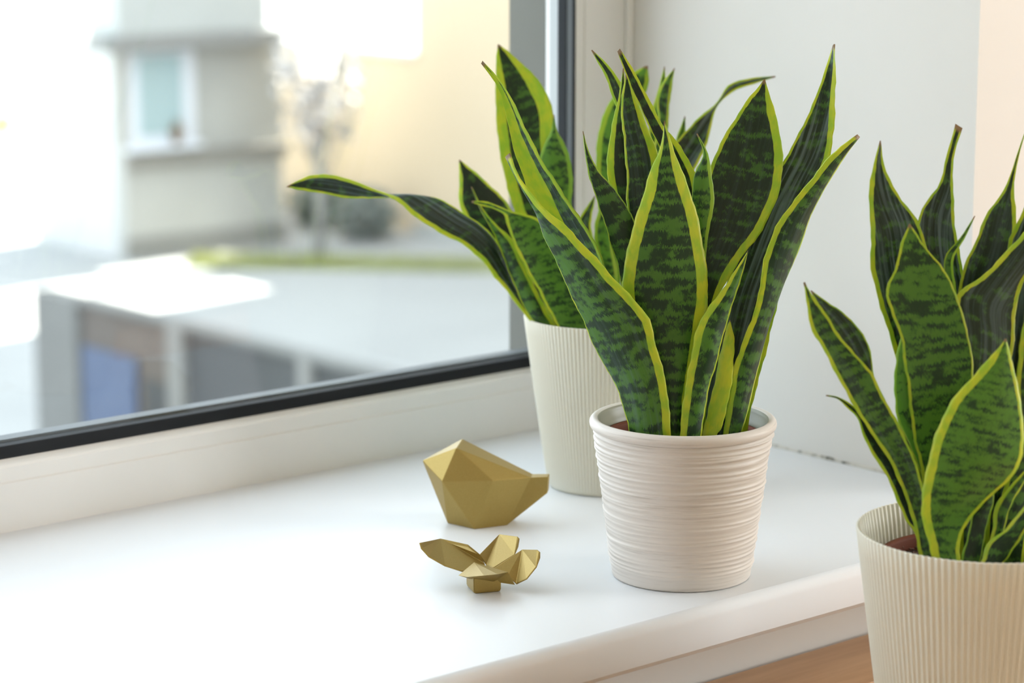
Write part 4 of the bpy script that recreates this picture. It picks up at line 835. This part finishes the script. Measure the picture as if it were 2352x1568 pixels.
# grass strip, shrubs, pale tree shape for a reflection in the glass
def blades(name, p0, p1, wd, n, h, mat, seed):
    rng = random.Random(seed); vs, fs = [], []
    d = (Vector(p1)-Vector(p0)); q = Vector((-d.y, d.x)).normalized()
    for _ in range(n):
        s = Vector(p0)+d*rng.random()+q*rng.uniform(-wd/2, wd/2); x, y = s.x, s.y
        a = rng.uniform(0, 3.14); w = 0.02; k = len(vs); hh = h*rng.uniform(0.5, 1.2)
        dx, dy = w*math.cos(a), w*math.sin(a)
        vs += [(x-dx, y-dy, ZG), (x+dx, y+dy, ZG), (x+rng.uniform(-.04, .04), y+rng.uniform(-.04, .04), ZG+hh)]
        fs.append((k, k+1, k+2))
    return mesh_obj(name, vs, fs, mat)
gs = blades('grass_strip', (15.4, 24.0), (18.6, 20.6), 0.55, 8000, 0.12, MT['grass'], 3)
tag(gs, 'thin strip of dry yellowish grass across the yard', 'grass', None, 'stuff')
def foliage(rng, c, rx, ry, rz, n, s):
    vs, fs = [], []
    for _ in range(n):
        d = Vector((rng.gauss(0, 1), rng.gauss(0, 1), rng.gauss(0, 1))).normalized()*rng.uniform(0.45, 1.0)
        p = Vector((c[0]+d.x*rx, c[1]+d.y*ry, c[2]+d.z*rz))
        u = Vector((rng.gauss(0, 1), rng.gauss(0, 1), rng.gauss(0, 1))).normalized(); w = u.orthogonal().normalized(); k = len(vs)
        vs += [p-u*s, p+w*s*0.5, p+u*s, p-w*s*0.5]; fs.append((k, k+1, k+2, k+3))
    return vs, fs
for i, (x, y, r, lab) in enumerate(((18.22, 24.15, 0.45, 'grey-green shrub near the right corner of the small grey house'), (18.42, 25.5, 0.45, 'grey-green shrub in front of the low cream garden wall'))):
    t = empty('shrub', (x, y, ZG), lab, 'shrub', 'shrubs between the house and the garden wall')
    rng = random.Random(i+60)
    v, f = foliage(rng, (0, 0, r*0.75), r, r, r*0.75, 500, 0.09)
    mesh_obj('foliage', v, f, MT['shrub'], t)
    for k in range(4):
        a = k*1.6; tube('stem', [(0.05*math.cos(a), 0.05*math.sin(a), 0), (0.25*r*math.cos(a), 0.25*r*math.sin(a), r)], [0.025, 0.012], MT['palebark'], t, 6)
tr = empty('reflection_tree', (16.95, 23.45, ZG), 'pale tree shape standing in for a curtain reflection in the glass', 'tree')  # added to stand for a curtain reflected in the window glass
tube('trunk', [(0, 0, 0), (0.03, 0, 0.9), (-0.02, 0.02, 1.8), (0.03, 0, 2.7)], [0.07, 0.06, 0.045, 0.02], MT['palebark'], tr, 8)
rng = random.Random(9)
for k in range(7):
    a = k*2.4; z0 = 0.9+0.22*k
    tube('branch', [(0, 0, z0), (0.25*math.cos(a), 0.25*math.sin(a), z0+0.35), (0.42*math.cos(a), 0.42*math.sin(a), z0+0.8)], [0.03, 0.02, 0.008], MT['palebark'], tr, 6)
v, f = foliage(rng, (0.0, 0, 2.15), 0.62, 0.5, 1.0, 420, 0.10)
mesh_obj('crown', v, f, MT['palereflection'], tr)
# far things on the left
bo = empty('bollard', (19.38, 33.92, ZG), 'small grey bollard standing far off in the bright yard', 'bollard')
box('shaft', -0.09, 0.09, -0.09, 0.09, 0.03, 0.50, MT['greywall'], bo, 0.02)
box('cap', -0.10, 0.10, -0.10, 0.10, 0.50, 0.56, MT['fascia'], bo, 0.02)
box('footing', -0.14, 0.5, -0.14, 0.14, 0.0, 0.03, MT['cream_wall'], bo)
t = empty('shrub', (20.6, 37.7, ZG), 'tiny green bush far off, left of the bollard', 'shrub')
v, f = foliage(random.Random(77), (0, 0, 0.25), 0.25, 0.25, 0.22, 200, 0.06)
mesh_obj('foliage', v, f, MT['grass'], t)
tube('stem', [(0, 0, 0), (0, 0, 0.25)], [0.02, 0.01], MT['palebark'], t, 6)
